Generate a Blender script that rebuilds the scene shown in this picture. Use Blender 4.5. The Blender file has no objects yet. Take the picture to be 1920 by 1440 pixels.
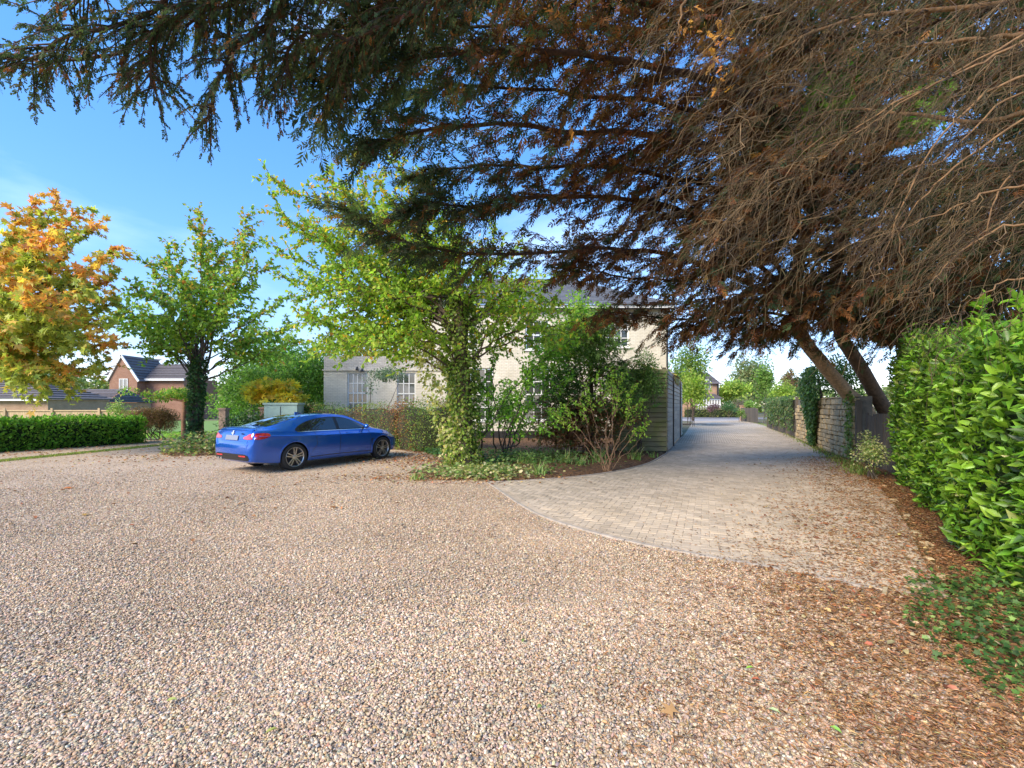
import bpy, bmesh, math, random
import numpy as np
from mathutils import Vector, Matrix
random.seed(7); RNG = np.random.default_rng(11)
R = math.radians
SC = bpy.context.scene
COL = SC.collection

# ------------------------------------------------------------------ camera, sky, sun, exposure
FPX, CAMH, HOR = 849.0, 1.6, 760.0            # focal length in photo pixels, eye height, horizon row
cam = bpy.data.cameras.new('camera'); cam.sensor_width = 36; cam.lens = FPX / 1920 * 36
cam.shift_y = (HOR - 720) / 1920; cam.clip_end = 2000; cam.clip_start = 0.05
camo = bpy.data.objects.new('camera', cam); COL.objects.link(camo)
camo.location = (0, 0, CAMH); camo.rotation_euler = (R(90), 0, 0); SC.camera = camo
SUN_EL, SUN_AZ = 36, -134                       # azimuth clockwise from +Y (view direction)
w = bpy.data.worlds.new('World'); SC.world = w; w.use_nodes = True
nt = w.node_tree; nt.nodes.clear()
def _n(t, **k):
    n = nt.nodes.new(t)
    for a, b in k.items(): setattr(n, a, b)
    return n
sky = _n('ShaderNodeTexSky', sky_type='NISHITA', sun_disc=False, sun_elevation=R(SUN_EL), sun_rotation=R(SUN_AZ),
         altitude=0, air_density=1.0, dust_density=0.15, ozone_density=3.5)
geo = _n('ShaderNodeTexCoord'); mp = _n('ShaderNodeMapping'); mp.inputs['Scale'].default_value = (1.0, 1.0, 2.6)
mp.inputs['Rotation'].default_value = (R(18), R(25), R(10))
cl = _n('ShaderNodeTexNoise'); cl.inputs['Scale'].default_value = 1.7; cl.inputs['Detail'].default_value = 7
cl.inputs['Roughness'].default_value = .5; cl.inputs['Distortion'].default_value = .35
cr = _n('ShaderNodeValToRGB'); cr.color_ramp.elements[0].position = .5; cr.color_ramp.elements[1].position = .8
cr.color_ramp.elements[1].color = (.34, .34, .34, 1)
hs = _n('ShaderNodeHueSaturation'); hs.inputs['Saturation'].default_value = 1.7
gm = _n('ShaderNodeGamma'); gm.inputs['Gamma'].default_value = .56
tint = _n('ShaderNodeMix', data_type='RGBA', blend_type='MULTIPLY'); tint.inputs['Factor'].default_value = 1
tint.inputs['B'].default_value = (1.30, 1.20, 1.42, 1)
mx = _n('ShaderNodeMix', data_type='RGBA'); mx.inputs['B'].default_value = (5.0, 5.6, 6.4, 1)
bg = _n('ShaderNodeBackground'); bg.inputs['Strength'].default_value = 0.1
out = _n('ShaderNodeOutputWorld')
L = nt.links.new
L(geo.outputs['Generated'], mp.inputs[0]); L(mp.outputs[0], cl.inputs['Vector']); L(cl.outputs[0], cr.inputs[0])
L(sky.outputs[0], gm.inputs['Color']); L(gm.outputs[0], hs.inputs['Color']); L(hs.outputs[0], tint.inputs['A']); L(tint.outputs['Result'], mx.inputs['A'])
L(cr.outputs[0], mx.inputs['Factor']); L(mx.outputs['Result'], bg.inputs[0]); L(bg.outputs[0], out.inputs[0])
sl = bpy.data.lights.new('sun', 'SUN'); sl.energy = 1.5; sl.angle = R(30); sl.color = (1, .90, .74)
so = bpy.data.objects.new('sun', sl); COL.objects.link(so)
sd = Vector((math.sin(R(SUN_AZ)) * math.cos(R(SUN_EL)), math.cos(R(SUN_AZ)) * math.cos(R(SUN_EL)), math.sin(R(SUN_EL))))
so.rotation_euler = sd.to_track_quat('Z', 'Y').to_euler(); so.location = (20, 10, 30)
vs = SC.view_settings; vs.view_transform = 'Standard'; vs.look = 'None'; vs.gamma = 1; vs.use_curve_mapping = False
vs.exposure = 2.22
SC.cycles.max_bounces = 6; SC.cycles.diffuse_bounces = 3; SC.cycles.glossy_bounces = 2; SC.cycles.transmission_bounces = 4; SC.cycles.transparent_max_bounces = 6
SC.cycles.sample_clamp_indirect = 6

# ------------------------------------------------------------------ helpers
def PX(px, py, Y):
    """world point seen at photo pixel (px, py) at depth Y"""
    return Vector(((px - 960) * Y / FPX, Y, CAMH - (py - HOR) * Y / FPX))
def GP(px, py):
    Y = FPX * CAMH / (py - HOR); return Vector(((px - 960) * Y / FPX, Y, 0))
def lerp(a, b, t): return a + (b - a) * t

def mesh_np(name, V, F, mats=None, tint=None, smooth=False, mi=None):
    """mesh from numpy arrays; F is (m,k) or a list of such arrays"""
    me = bpy.data.meshes.new(name)
    V = np.asarray(V, np.float32).reshape(-1, 3)
    Fs = F if isinstance(F, list) else [F]
    Fs = [np.asarray(f, np.int32) for f in Fs if len(f)]
    me.vertices.add(len(V)); me.vertices.foreach_set('co', V.ravel())
    lv = np.concatenate([f.ravel() for f in Fs]); tot = np.concatenate([np.full(len(f), f.shape[1], np.int32) for f in Fs])
    st = np.concatenate([[0], np.cumsum(tot)[:-1]]).astype(np.int32)
    me.loops.add(len(lv)); me.loops.foreach_set('vertex_index', lv)
    me.polygons.add(len(tot)); me.polygons.foreach_set('loop_start', st); me.polygons.foreach_set('loop_total', tot)
    if mi is not None: me.polygons.foreach_set('material_index', np.asarray(mi, np.int32))
    me.update(calc_edges=True)
    m0 = mats[0] if isinstance(mats, (list, tuple)) else mats
    leafy = m0 is not None and m0.name in ('leaf', 'dry_litter', 'cypress_spray', 'glossy_leaf', 'bark')
    me.polygons.foreach_set('use_smooth', np.full(len(tot), bool(smooth or leafy)))
    if tint is not None:
        a = me.attributes.new('tint', 'FLOAT_COLOR', 'POINT')
        c = np.ones((len(V), 4), np.float32); c[:, :3] = np.asarray(tint, np.float32).reshape(-1, 3)
        a.data.foreach_set('color', c.ravel())
    for m in (mats if isinstance(mats, (list, tuple)) else [mats]):
        if m: me.materials.append(m)
    return me

class MB:
    """collects boxes, tubes and polygons into one mesh"""
    def __init__(s): s.V = []; s.F3 = []; s.F4 = []; s.T = []; s.n = 0
    def add(s, V, F, tint=(1, 1, 1)):
        V = np.asarray(V, float).reshape(-1, 3); F = np.asarray(F, int)
        if len(V) == 0 or len(F) == 0: return s
        (s.F4 if F.shape[1] == 4 else s.F3).append(F + s.n); s.V.append(V); s.n += len(V)
        t = np.asarray(tint, float)
        s.T.append(np.broadcast_to(t, (len(V), 3)) if t.ndim == 1 else t); return s
    def box(s, a, b, M=None, tint=(1, 1, 1)):
        x0, y0, z0 = a; x1, y1, z1 = b
        V = np.array([(x0,y0,z0),(x1,y0,z0),(x1,y1,z0),(x0,y1,z0),(x0,y0,z1),(x1,y0,z1),(x1,y1,z1),(x0,y1,z1)], float)
        if M is not None: V = np.array([M @ Vector(v) for v in V])
        return s.add(V, [(0,3,2,1),(4,5,6,7),(0,1,5,4),(1,2,6,5),(2,3,7,6),(3,0,4,7)], tint)
    def bar(s, p, q, w, h, up=(0, 0, 1), tint=(1, 1, 1)):
        p, q = Vector(p), Vector(q); d = (q - p); L_ = d.length; d.normalize()
        u = Vector(up); sx = d.cross(u); sx.normalize(); u = sx.cross(d)
        M = Matrix.Translation(p) @ Matrix((d, sx, u)).transposed().to_4x4()
        return s.box((0, -w/2, -h/2), (L_, w/2, h/2), M, tint)
    def tube(s, P, r, sides=6, tint=(1, 1, 1), cap=True):
        P = [Vector(p) for p in P]; n = len(P)
        r = [r[0] + (r[1]-r[0]) * i/(n-1) for i in range(n)] if len(r) == 2 and n != 2 else list(r)
        V = []; ref = Vector((.31, .17, .93))
        for i, p in enumerate(P):
            d = (P[min(i+1, n-1)] - P[max(i-1, 0)]).normalized()
            if abs(d.dot(ref)) > .95: ref = Vector((.9, .3, .1))
            a = d.cross(ref).normalized(); b = d.cross(a)
            for k in range(sides):
                t = 2*math.pi*k/sides; V.append(p + (a*math.cos(t) + b*math.sin(t)) * r[i])
        F = [(i*sides+k, i*sides+(k+1) % sides, (i+1)*sides+(k+1) % sides, (i+1)*sides+k) for i in range(n-1) for k in range(sides)]
        s.add(V, F, tint)
        if cap:
            for base in (0, (n-1)*sides):
                s.F3.append(np.array([(s.n-len(V)+base, s.n-len(V)+base+k, s.n-len(V)+base+k+1) for k in range(1, sides-1)]))
        return s
    def segs(s, A, B, ra, rb, tint=(1, 1, 1), sides=3):
        """many thin prisms at once"""
        A = np.asarray(A, float); B = np.asarray(B, float); n = len(A)
        if n == 0: return s
        d = B - A; d /= np.linalg.norm(d, axis=1, keepdims=True) + 1e-9
        ref = np.where(np.abs(d[:, 2:3]) > .9, np.array([[1., 0, 0]]), np.array([[0, 0, 1.]]))
        a = np.cross(d, ref); a /= np.linalg.norm(a, axis=1, keepdims=True) + 1e-9; b = np.cross(d, a)
        V = np.zeros((n, 2*sides, 3)); ra = np.broadcast_to(ra, n)[:, None]; rb = np.broadcast_to(rb, n)[:, None]
        for k in range(sides):
            o = a*math.cos(2*math.pi*k/sides) + b*math.sin(2*math.pi*k/sides)
            V[:, k] = A + o*ra; V[:, sides+k] = B + o*rb
        F = np.array([(k, (k+1) % sides, sides+(k+1) % sides, sides+k) for k in range(sides)])
        Fa = (F[None] + (np.arange(n)*2*sides)[:, None, None]).reshape(-1, 4)
        t = np.asarray(tint, float)
        if t.ndim == 2: t = np.repeat(t, 2*sides, axis=0)
        return s.add(V.reshape(-1, 3), Fa, t)
    def mesh(s, name, mat, smooth=False):
        return mesh_np(name, np.concatenate(s.V), [np.concatenate(f) for f in (s.F3, s.F4) if f], mat, np.concatenate(s.T), smooth)

def link(name, me, parent=None, loc=None):
    o = bpy.data.objects.new(name, me); COL.objects.link(o)
    if parent is not None: o.parent = parent
    if loc is not None: o.location = loc
    return o
def tag(o, label=None, cat=None, group=None, kind=None):
    for k, v in (('label', label), ('category', cat), ('group', group), ('kind', kind)):
        if v: o[k] = v
    return o
def thing(name, label, cat, loc=(0, 0, 0), rz=0, group=None):
    o = bpy.data.objects.new(name, None); COL.objects.link(o); o.location = loc; o.rotation_euler = (0, 0, rz)
    o.empty_display_size = .2
    return tag(o, label, cat, group)
def part(name, mb, mat, parent, smooth=False, kind=None, label=None, sharp=None):
    """part whose vertices are in world space: parent is an unrotated Empty, so shift by its location"""
    me = mb.mesh(name, mat, smooth) if isinstance(mb, MB) else mb
    o = link(name, me, parent)
    if sharp: me.set_sharp_from_angle(angle=R(sharp))
    if kind: o['kind'] = kind
    if label: o['label'] = label
    return o
def wpart(name, mb, mat, parent, **k):
    o = part(name, mb, mat, parent, **k); p = parent; t = Vector((0, 0, 0))
    while p is not None: t += p.location; p = p.parent
    o.location = -t
    return o

# ------------------------------------------------------------------ materials
MATS = {}
def nodes_of(name):
    m = bpy.data.materials.new(name); m.use_nodes = True; t = m.node_tree; t.nodes.clear()
    def N(ty, ins=None, **k):
        n = t.nodes.new(ty)
        for a, b in k.items(): setattr(n, a, b)
        for a, b in (ins or {}).items():
            if isinstance(b, bpy.types.NodeSocket): t.links.new(b, n.inputs[a])
            else: n.inputs[a].default_value = b
        return n
    MATS[name] = m
    return m, N
def rgb(c): return (c[0], c[1], c[2], 1)
def ramp(N, fac, stops, interp='LINEAR'):
    r = N('ShaderNodeValToRGB', {0: fac}); r.color_ramp.interpolation = interp; e = r.color_ramp.elements
    while len(e) < len(stops): e.new(.5)
    for i, (p, c) in enumerate(stops): e[i].position = p; e[i].color = rgb(c) if len(c) == 3 else c
    return r.outputs[0]
def mixc(N, f, a, b, mode='MIX'):
    n = N('ShaderNodeMix', data_type='RGBA', blend_type=mode)
    t = n.id_data
    for k, v in (('Factor', f), ('A', a), ('B', b)):
        if isinstance(v, bpy.types.NodeSocket): t.links.new(v, n.inputs[k])
        else: n.inputs[k].default_value = rgb(v) if isinstance(v, (tuple, list)) else v
    return n.outputs['Result']
def math_(N, op, a, b=0.0): 
    n = N('ShaderNodeMath', {0: a, 1: b}, operation=op); return n.outputs[0]
def finish(N, bsdf): N('ShaderNodeOutputMaterial', {0: bsdf})

def m_plain(name, c, rough=.7, metal=0, noise=0, nscale=8, bump=0, bscale=60, coat=0, spec=.5, use_tint=False, c2=None, coord='Object'):
    m, N = nodes_of(name); tc = N('ShaderNodeTexCoord').outputs[coord]
    col = c
    if noise or c2:
        nz = N('ShaderNodeTexNoise', {'Vector': tc, 'Scale': nscale, 'Detail': 6.0, 'Roughness': .65}).outputs[0]
        k2 = c2 or tuple(v * (1 - noise) for v in c); k1 = c if c2 else tuple(min(1, v * (1 + noise*.6)) for v in c)
        col = ramp(N, nz, [(.32, k2), (.68, k1)])
    if use_tint:
        a = N('ShaderNodeAttribute', attribute_name='tint').outputs['Color']; col = mixc(N, 1.0, col, a, 'MULTIPLY')
    b = N('ShaderNodeBsdfPrincipled', {'Roughness': rough, 'Metallic': metal, 'Coat Weight': coat, 'Specular IOR Level': spec})
    if isinstance(col, tuple): b.inputs['Base Color'].default_value = rgb(col)
    else: b.id_data.links.new(col, b.inputs['Base Color'])
    if bump:
        bn = N('ShaderNodeTexNoise', {'Vector': tc, 'Scale': bscale, 'Detail': 5.0}).outputs[0]
        bm_ = N('ShaderNodeBump', {'Height': bn, 'Strength': bump, 'Distance': .02}); b.id_data.links.new(bm_.outputs[0], b.inputs['Normal'])
    finish(N, b.outputs[0]); return m
def m_leaf(name, trans=.48, rough=.5, spec=.3, gain=1.4):
    m, N = nodes_of(name)
    a = N('ShaderNodeAttribute', attribute_name='tint').outputs['Color']
    tc = N('ShaderNodeTexCoord').outputs['Object']
    nz = N('ShaderNodeTexNoise', {'Vector': tc, 'Scale': 23.0, 'Detail': 3.0}).outputs[0]
    v = ramp(N, nz, [(.25, (.8*gain,)*3), (.75, (1.25*gain,)*3)])
    c = mixc(N, 1.0, a, v, 'MULTIPLY')
    p = N('ShaderNodeBsdfPrincipled', {'Base Color': c, 'Roughness': rough, 'Specular IOR Level': spec})
    tcx = mixc(N, 1.0, c, (1.25, 1.3, .7), 'MULTIPLY')
    t = N('ShaderNodeBsdfTranslucent', {0: tcx})
    mxs = N('ShaderNodeMixShader', {0: trans, 1: p.outputs[0], 2: t.outputs[0]})
    finish(N, mxs.outputs[0]); return m

# ------------------------------------------------------------------ leaves, twigs, branches
T_OVAL = (np.array([(0,0,0),(.35,.5,.10),(.42,0,-.02),(.35,-.5,.10),(.75,.36,.06),(.8,0,-.07),(.75,-.36,.06),(1,0,-.18)], float),
          np.array([(0,2,1),(0,3,2),(1,2,4),(4,2,5),(2,3,6),(2,6,5),(4,5,7),(5,6,7)]))
T_DIA = (np.array([(0,0,0),(.45,.5,.08),(1,0,-.1),(.45,-.5,.08)], float), np.array([(0,2,1),(0,3,2)]))
T_LEAF4 = (np.array([(0,0,0),(.4,.5,.1),(.45,0,-.04),(.4,-.5,.1),(1,0,-.16)], float), np.array([(0,2,1),(0,3,2),(1,2,4),(2,3,4)]))
T_IVY = (np.array([(0,0,0),(-.08,.42,.05),(.28,.34,.03),(.42,.55,.02),(.62,.22,.0),(1,0,-.1),(.62,-.22,0),(.42,-.55,.02),(.28,-.34,.03),(-.08,-.42,.05)], float),
         np.array([(0,2,1),(0,4,2),(2,4,3),(0,5,4),(0,6,5),(0,8,6),(8,7,6),(0,9,8)]))
def _maple():
    a = [(0,0)] ; out=[]
    ang = [(-125,.5),(-85,.34),(-52,.86),(-24,.45),(0,1.0),(24,.45),(52,.86),(85,.34),(125,.5)]
    V = [(0,0,0)] + [(r*math.cos(R(t))*.95, r*math.sin(R(t))*.95, -.12*r*r) for t, r in ang]
    return np.array(V, float), np.array([(0,i,i+1) for i in range(1, len(ang))])
T_MAPLE = _maple()
def unit(a): return a / (np.linalg.norm(a, axis=-1, keepdims=True) + 1e-9)
def scatter(T, P, D, Nn, Ln, Wd, tint):
    """instances of template T merged: at P, along D, facing Nn; returns V,F,C"""
    TV, TF = T; P = np.asarray(P, float); n = len(P)
    D = unit(np.asarray(D, float)); S = unit(np.cross(Nn, D)); U = np.cross(D, S)
    Ln = np.broadcast_to(Ln, n)[:, None, None]; Wd = np.broadcast_to(Wd, n)[:, None, None]
    V = P[:, None] + TV[None, :, 0:1]*Ln*D[:, None] + TV[None, :, 1:2]*Wd*S[:, None] + TV[None, :, 2:3]*Ln*U[:, None]
    F = (TF[None] + (np.arange(n)*len(TV))[:, None, None]).reshape(-1, TF.shape[1])
    C = np.repeat(np.asarray(tint, float).reshape(n, 3), len(TV), axis=0)
    return V.reshape(-1, 3), F, C
def pick(pal, n, wts=None, jit=.18):
    pal = np.asarray(pal, float); wts = None if wts is None else np.asarray(wts, float)/np.sum(wts)
    c = pal[RNG.choice(len(pal), n, p=wts)]
    return np.clip(c * (1 + RNG.normal(0, jit, (n, 1))) * (1 + RNG.normal(0, jit*.35, (n, 3))), .002, .9)
def rdir(n): return unit(RNG.normal(0, 1, (n, 3)))
def spline(pts, n):
    """Catmull-Rom through pts, n samples"""
    P = np.array([tuple(p) for p in pts], float); k = len(P)
    if k == 2: return P[0] + (P[1]-P[0]) * np.linspace(0, 1, n)[:, None]
    E = np.vstack([2*P[0]-P[1], P, 2*P[-1]-P[-2]]); out = []
    for t in np.linspace(0, k-1-1e-6, n):
        i = int(t); u = t-i; a, b, c, d = E[i], E[i+1], E[i+2], E[i+3]
        out.append(.5*((2*b)+(c-a)*u+(2*a-5*b+4*c-d)*u*u+(3*b-a-3*c+d)*u**3))
    return np.array(out)
def wobble(P, amp):
    P = np.array(P, float); n = len(P); q = np.cumsum(RNG.normal(0, 1, (n, 3)), axis=0)
    q -= np.linspace(0, 1, n)[:, None] * q[-1]; q -= q[0]*(1-np.linspace(0, 1, n))[:, None]
    return P + q * amp / math.sqrt(n)

# ------------------------------------------------------------------ polygons on the ground
def in_poly(x, y, poly):
    x = np.asarray(x); y = np.asarray(y); r = np.zeros(x.shape, bool); n = len(poly)
    for i in range(n):
        x0, y0 = poly[i]; x1, y1 = poly[(i+1) % n]
        c = ((y0 > y) != (y1 > y)) & (x < (x1-x0)*(y-y0)/((y1-y0) or 1e-9) + x0); r ^= c
    return r
def dist_line(x, y, line):
    x = np.asarray(x, float); y = np.asarray(y, float); d = np.full(x.shape, 1e9)
    for (x0, y0), (x1, y1) in zip(line[:-1], line[1:]):
        dx, dy = x1-x0, y1-y0; t = np.clip(((x-x0)*dx+(y-y0)*dy)/(dx*dx+dy*dy), 0, 1)
        d = np.minimum(d, np.hypot(x-x0-t*dx, y-y0-t*dy))
    return d
def sheet(name, poly, z, mat, grid=None):
    bm = bmesh.new(); vs_ = [bm.verts.new((p[0], p[1], z)) for p in poly]
    f = bm.faces.new(vs_); bmesh.ops.triangulate(bm, faces=[f]); bmesh.ops.recalc_face_normals(bm, faces=bm.faces)
    bm.faces.ensure_lookup_table()
    if bm.faces[0].normal.z < 0: bmesh.ops.reverse_faces(bm, faces=bm.faces)
    me = bpy.data.meshes.new(name); bm.to_mesh(me); bm.free(); me.materials.append(mat)
    return tag(link(name, me), kind='structure')
def smooth_line(pts, n): return [tuple(p[:2]) for p in spline([(x, y, 0) for x, y in pts], n)]

FRONT = smooth_line([GP(*p)[:2] for p in ((915,905),(1000,961),(1100,996),(1200,1021),(1330,1046),(1450,1067),(1580,1093),(1690,1118))], 40)
RIGHT = smooth_line([(3.62,3.72),(3.95,4.25),(4.45,4.95),(5.45,6.3),(7.3,9.1),(9.6,13.6),(14.1,22.8),(19.2,34),(24.9,48.5)], 60)
LEFTE = smooth_line([(18.,45.),(9.95,26.),(7.4,20.2),(5.35,15.5),(4.65,14.1),(3.85,12.6),(2.93,11.35),(1.97,10.45),(.93,9.84),(-.05,9.46),(FRONT[0][0]+.02, FRONT[0][1]+.03)], 60)
DRIVE = FRONT + RIGHT + LEFTE

# materials
def m_gravel():
    m, N = nodes_of('gravel'); tc = N('ShaderNodeTexCoord').outputs['Object']
    vo = N('ShaderNodeTexVoronoi', {'Vector': tc, 'Scale': 55.0, 'Randomness': 1.0})
    cell = N('ShaderNodeSeparateColor', {0: vo.outputs['Color']}).outputs[0]
    c = ramp(N, cell, [(0, (.10,.085,.08)), (.12, (.30,.26,.24)), (.3, (.43,.32,.22)), (.5, (.50,.40,.31)), (.7, (.42,.28,.16)), (.86, (.38,.36,.36)), (1, (.66,.60,.54))])
    big = N('ShaderNodeTexNoise', {'Vector': tc, 'Scale': .55, 'Detail': 5.0, 'Roughness': .6}).outputs[0]
    c = mixc(N, 1.0, c, ramp(N, big, [(.3, (.90,.83,.72)), (.7, (1.2,1.11,.98))]), 'MULTIPLY')
    mid = N('ShaderNodeTexNoise', {'Vector': tc, 'Scale': 2.2, 'Detail': 7.0, 'Roughness': .7}).outputs[0]
    c = mixc(N, ramp(N, mid, [(.56, (0,0,0)), (.74, (.6,.6,.6))]), c, (.25,.16,.085))
    b = N('ShaderNodeBsdfPrincipled', {'Base Color': c, 'Roughness': .85, 'Specular IOR Level': .25})
    h = math_(N, 'SUBTRACT', 1.0, vo.outputs['Distance'])
    bp = N('ShaderNodeBump', {'Height': h, 'Strength': .55, 'Distance': .012}); b.id_data.links.new(bp.outputs[0], b.inputs['Normal'])
    finish(N, b.outputs[0]); return m
def m_pebble():
    m, N = nodes_of('pebble')
    a = N('ShaderNodeAttribute', attribute_name='tint', attribute_type='INSTANCER').outputs['Color']
    b = N('ShaderNodeBsdfPrincipled', {'Base Color': a, 'Roughness': .6, 'Specular IOR Level': .4})
    finish(N, b.outputs[0]); return m
def m_soil():
    m, N = nodes_of('bed_soil'); tc = N('ShaderNodeTexCoord').outputs['Object']
    vo = N('ShaderNodeTexVoronoi', {'Vector': tc, 'Scale': 22.0}); cell = N('ShaderNodeSeparateColor', {0: vo.outputs['Color']}).outputs[0]
    c = ramp(N, cell, [(0, (.05,.03,.02)), (.35, (.14,.075,.04)), (.6, (.22,.11,.05)), (.85, (.09,.06,.04)), (1, (.3,.17,.09))])
    b = N('ShaderNodeBsdfPrincipled', {'Base Color': c, 'Roughness': .9, 'Specular IOR Level': .2})
    bp = N('ShaderNodeBump', {'Height': vo.outputs['Distance'], 'Strength': .8, 'Distance': .03}); b.id_data.links.new(bp.outputs[0], b.inputs['Normal'])
    finish(N, b.outputs[0]); return m
def m_paving_far(dirang):
    m, N = nodes_of('paving_sand'); tc = N('ShaderNodeTexCoord').outputs['Object']
    mpn = N('ShaderNodeMapping', {0: tc, 'Rotation': (0, 0, dirang)})
    br = N('ShaderNodeTexBrick', {'Vector': mpn.outputs[0], 'Color1': rgb((.55,.455,.345)), 'Color2': rgb((.48,.395,.30)), 'Mortar': rgb((.24,.19,.14)),
        'Scale': 1.0, 'Mortar Size': .008, 'Brick Width': .2, 'Row Height': .1, 'Mortar Smooth': .3})
    nz = N('ShaderNodeTexNoise', {'Vector': tc, 'Scale': .8, 'Detail': 6.0}).outputs[0]
    c = mixc(N, 1.0, br.outputs[0], ramp(N, nz, [(.3, (.82,.8,.76)), (.7, (1.1,1.08,1.06))]), 'MULTIPLY')
    b = N('ShaderNodeBsdfPrincipled', {'Base Color': c, 'Roughness': .85, 'Specular IOR Level': .3})
    finish(N, b.outputs[0]); return m
def m_paver():
    m, N = nodes_of('paver'); g = N('ShaderNodeNewGeometry').outputs['Position']
    oi = N('ShaderNodeObjectInfo').outputs['Random']
    a = N('ShaderNodeAttribute', attribute_name='tint').outputs['Color']
    nz = N('ShaderNodeTexNoise', {'Vector': g, 'Scale': 1.1, 'Detail': 6.0, 'Roughness': .65}).outputs[0]
    fz = N('ShaderNodeTexNoise', {'Vector': g, 'Scale': 140.0, 'Detail': 3.0}).outputs[0]
    vr = ramp(N, oi, [(0, (.86,.86,.88)), (.5, (1,1,1)), (1, (1.10,1.07,1.03))])
    c = mixc(N, 1.0, (.55,.455,.345), a, 'MULTIPLY'); c = mixc(N, 1.0, c, vr, 'MULTIPLY')
    c = mixc(N, 1.0, c, ramp(N, nz, [(.3, (.80,.77,.72)), (.7, (1.12,1.1,1.08))]), 'MULTIPLY')
    c = mixc(N, 1.0, c, ramp(N, fz, [(.3, (.86,.86,.86)), (.7, (1.1,1.1,1.1))]), 'MULTIPLY')
    b = N('ShaderNodeBsdfPrincipled', {'Base Color': c, 'Roughness': .8, 'Specular IOR Level': .3})
    bp = N('ShaderNodeBump', {'Height': fz, 'Strength': .25, 'Distance': .004}); b.id_data.links.new(bp.outputs[0], b.inputs['Normal'])
    finish(N, b.outputs[0]); return m
MG, MPEB, MSOIL, MPAV = m_gravel(), m_pebble(), m_soil(), m_paver()
M_GROUND = m_plain('far_ground', (.12,.13,.05), .95, c2=(.16,.11,.06), nscale=1.5)
M_EDGE = m_plain('edging_concrete', (.40,.34,.28), .85, noise=.3, nscale=9, bump=.3)
M_LEAF = m_leaf('leaf'); M_LITTER = m_leaf('dry_litter', trans=.12, rough=.8, spec=.15, gain=1.0)
M_ROAD = m_plain('road_asphalt', (.2,.19,.19), .9, noise=.2, nscale=3)
M_BARK = m_plain('bark', (.13,.10,.075), .9, c2=(.05,.04,.032), nscale=14, bump=.7, bscale=30, use_tint=True)

# base ground out to the horizon
bm = bmesh.new(); bmesh.ops.create_circle(bm, cap_ends=True, segments=48, radius=900)
me = bpy.data.meshes.new('ground'); bm.to_mesh(me); bm.free(); me.materials.append(M_GROUND)
g = tag(link('ground', me), kind='structure'); g.location.z = -.03

# gravel forecourt
GRAVEL = [(-45,-6),(6,-6),(5.2,1.5),(4.6,3.7)] + [(x, y) for x, y in FRONT[::-1]] + [(-.2,16),(-4,20),(-9,21),(-13.2,21),(-15.2,21.4),(-17,20.5),(-18.5,17),(-20.5,13),(-45,8)]
sheet('gravel_forecourt', GRAVEL, 0.0, MG)
sheet('lawn', [(-60,21.3),(-16.5,21.3),(-13,21.6),(-9.2,21.8),(-9.2,48),(-60,48)], -.012, m_plain('lawn', (.13,.24,.035), .95, c2=(.18,.26,.06), nscale=3))
DANG = math.atan2(1.0, .43)                    # drive direction
drive = sheet('driveway', DRIVE, 0.0085, m_paving_far(-DANG))

# kerb / edging strip round the paving, in lengths
mbE = []
def edging(line, z0, z1, wd, step):
    P = np.array(line); seg = np.hypot(*np.diff(P, axis=0).T); s = np.concatenate([[0], np.cumsum(seg)])
    t = 0
    while t < s[-1] - .05:
        u = min(t + step, s[-1]); pts = []
        for q in np.linspace(t + .006, u - .006, 4): pts.append((np.interp(q, s, P[:,0]), np.interp(q, s, P[:,1])))
        mb = MB(); V = []
        for i, p in enumerate(pts):
            a = pts[max(i-1, 0)]; b = pts[min(i+1, 3)]; dx, dy = b[0]-a[0], b[1]-a[1]; l = math.hypot(dx, dy); nx, ny = -dy/l*wd/2, dx/l*wd/2
            dz = random.uniform(-.003, .003)
            V += [(p[0]+nx, p[1]+ny, z0), (p[0]-nx, p[1]-ny, z0), (p[0]-nx*.9, p[1]-ny*.9, z1+dz), (p[0]+nx*.9, p[1]+ny*.9, z1+dz)]
        F = [(4*i+k, 4*i+(k+1) % 4, 4*i+4+(k+1) % 4, 4*i+4+k) for i in range(3) for k in range(4)] + [(0,1,2,3), (12,15,14,13)]
        g_ = random.uniform(.8, 1.12); mb.add(V, F, (g_, g_*.98, g_*.94)); part('edging_stone', mb, M_EDGE, drive); t = u
edging(FRONT[:30], -.05, .022, .05, .9); edging(FRONT[31:37], -.05, .02, .05, .6)
edging(LEFTE[8:], -.05, .026, .05, .9)

# herringbone block paving near the camera; each block is its own piece (300 largest as parts, the rest joined)
BL, BW, GAP = .2, .1, .009
ud = np.array([math.cos(DANG), math.sin(DANG)]); vd = np.array([-ud[1], ud[0]])
def paver_mesh(w, h):
    b = .003; V = []
    for (k, z) in ((0, -.03), (0, .0105), (b, .0128)):
        V += [(-w/2+k, -h/2+k, z), (w/2-k, -h/2+k, z), (w/2-k, h/2-k, z), (-w/2+k, h/2-k, z)]
    F = [(8,9,10,11)] + [(4*l+k, 4*l+(k+1) % 4, 4*l+4+(k+1) % 4, 4*l+4+k) for l in (0, 1) for k in range(4)]
    return np.array(V, float), np.array(F)
PV, PF = paver_mesh(BL-GAP, BW-GAP)
pav_me = mesh_np('paver', PV, PF, MPAV, np.ones((12, 3)))
cand = []
for i in range(-10, 260):
    for j in range(-130, 130):
        # 90 degree herringbone: unit cell of two blocks on a 0.1 m grid
        m_ = (i - j) % 4
        if m_ == 0: cand.append(((i+1)*BW, (j+.5)*BW, 0))
        elif m_ == 2: cand.append(((i+.5)*BW, (j)*BW, 1))
cand = np.array(cand)
ox, oy = 1.0, 3.0
cx = ox + cand[:,0]*ud[0] + cand[:,1]*vd[0]; cy = oy + cand[:,0]*ud[1] + cand[:,1]*vd[1]
BORD = FRONT + RIGHT[:40]; BORD2 = LEFTE[20:]
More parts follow.
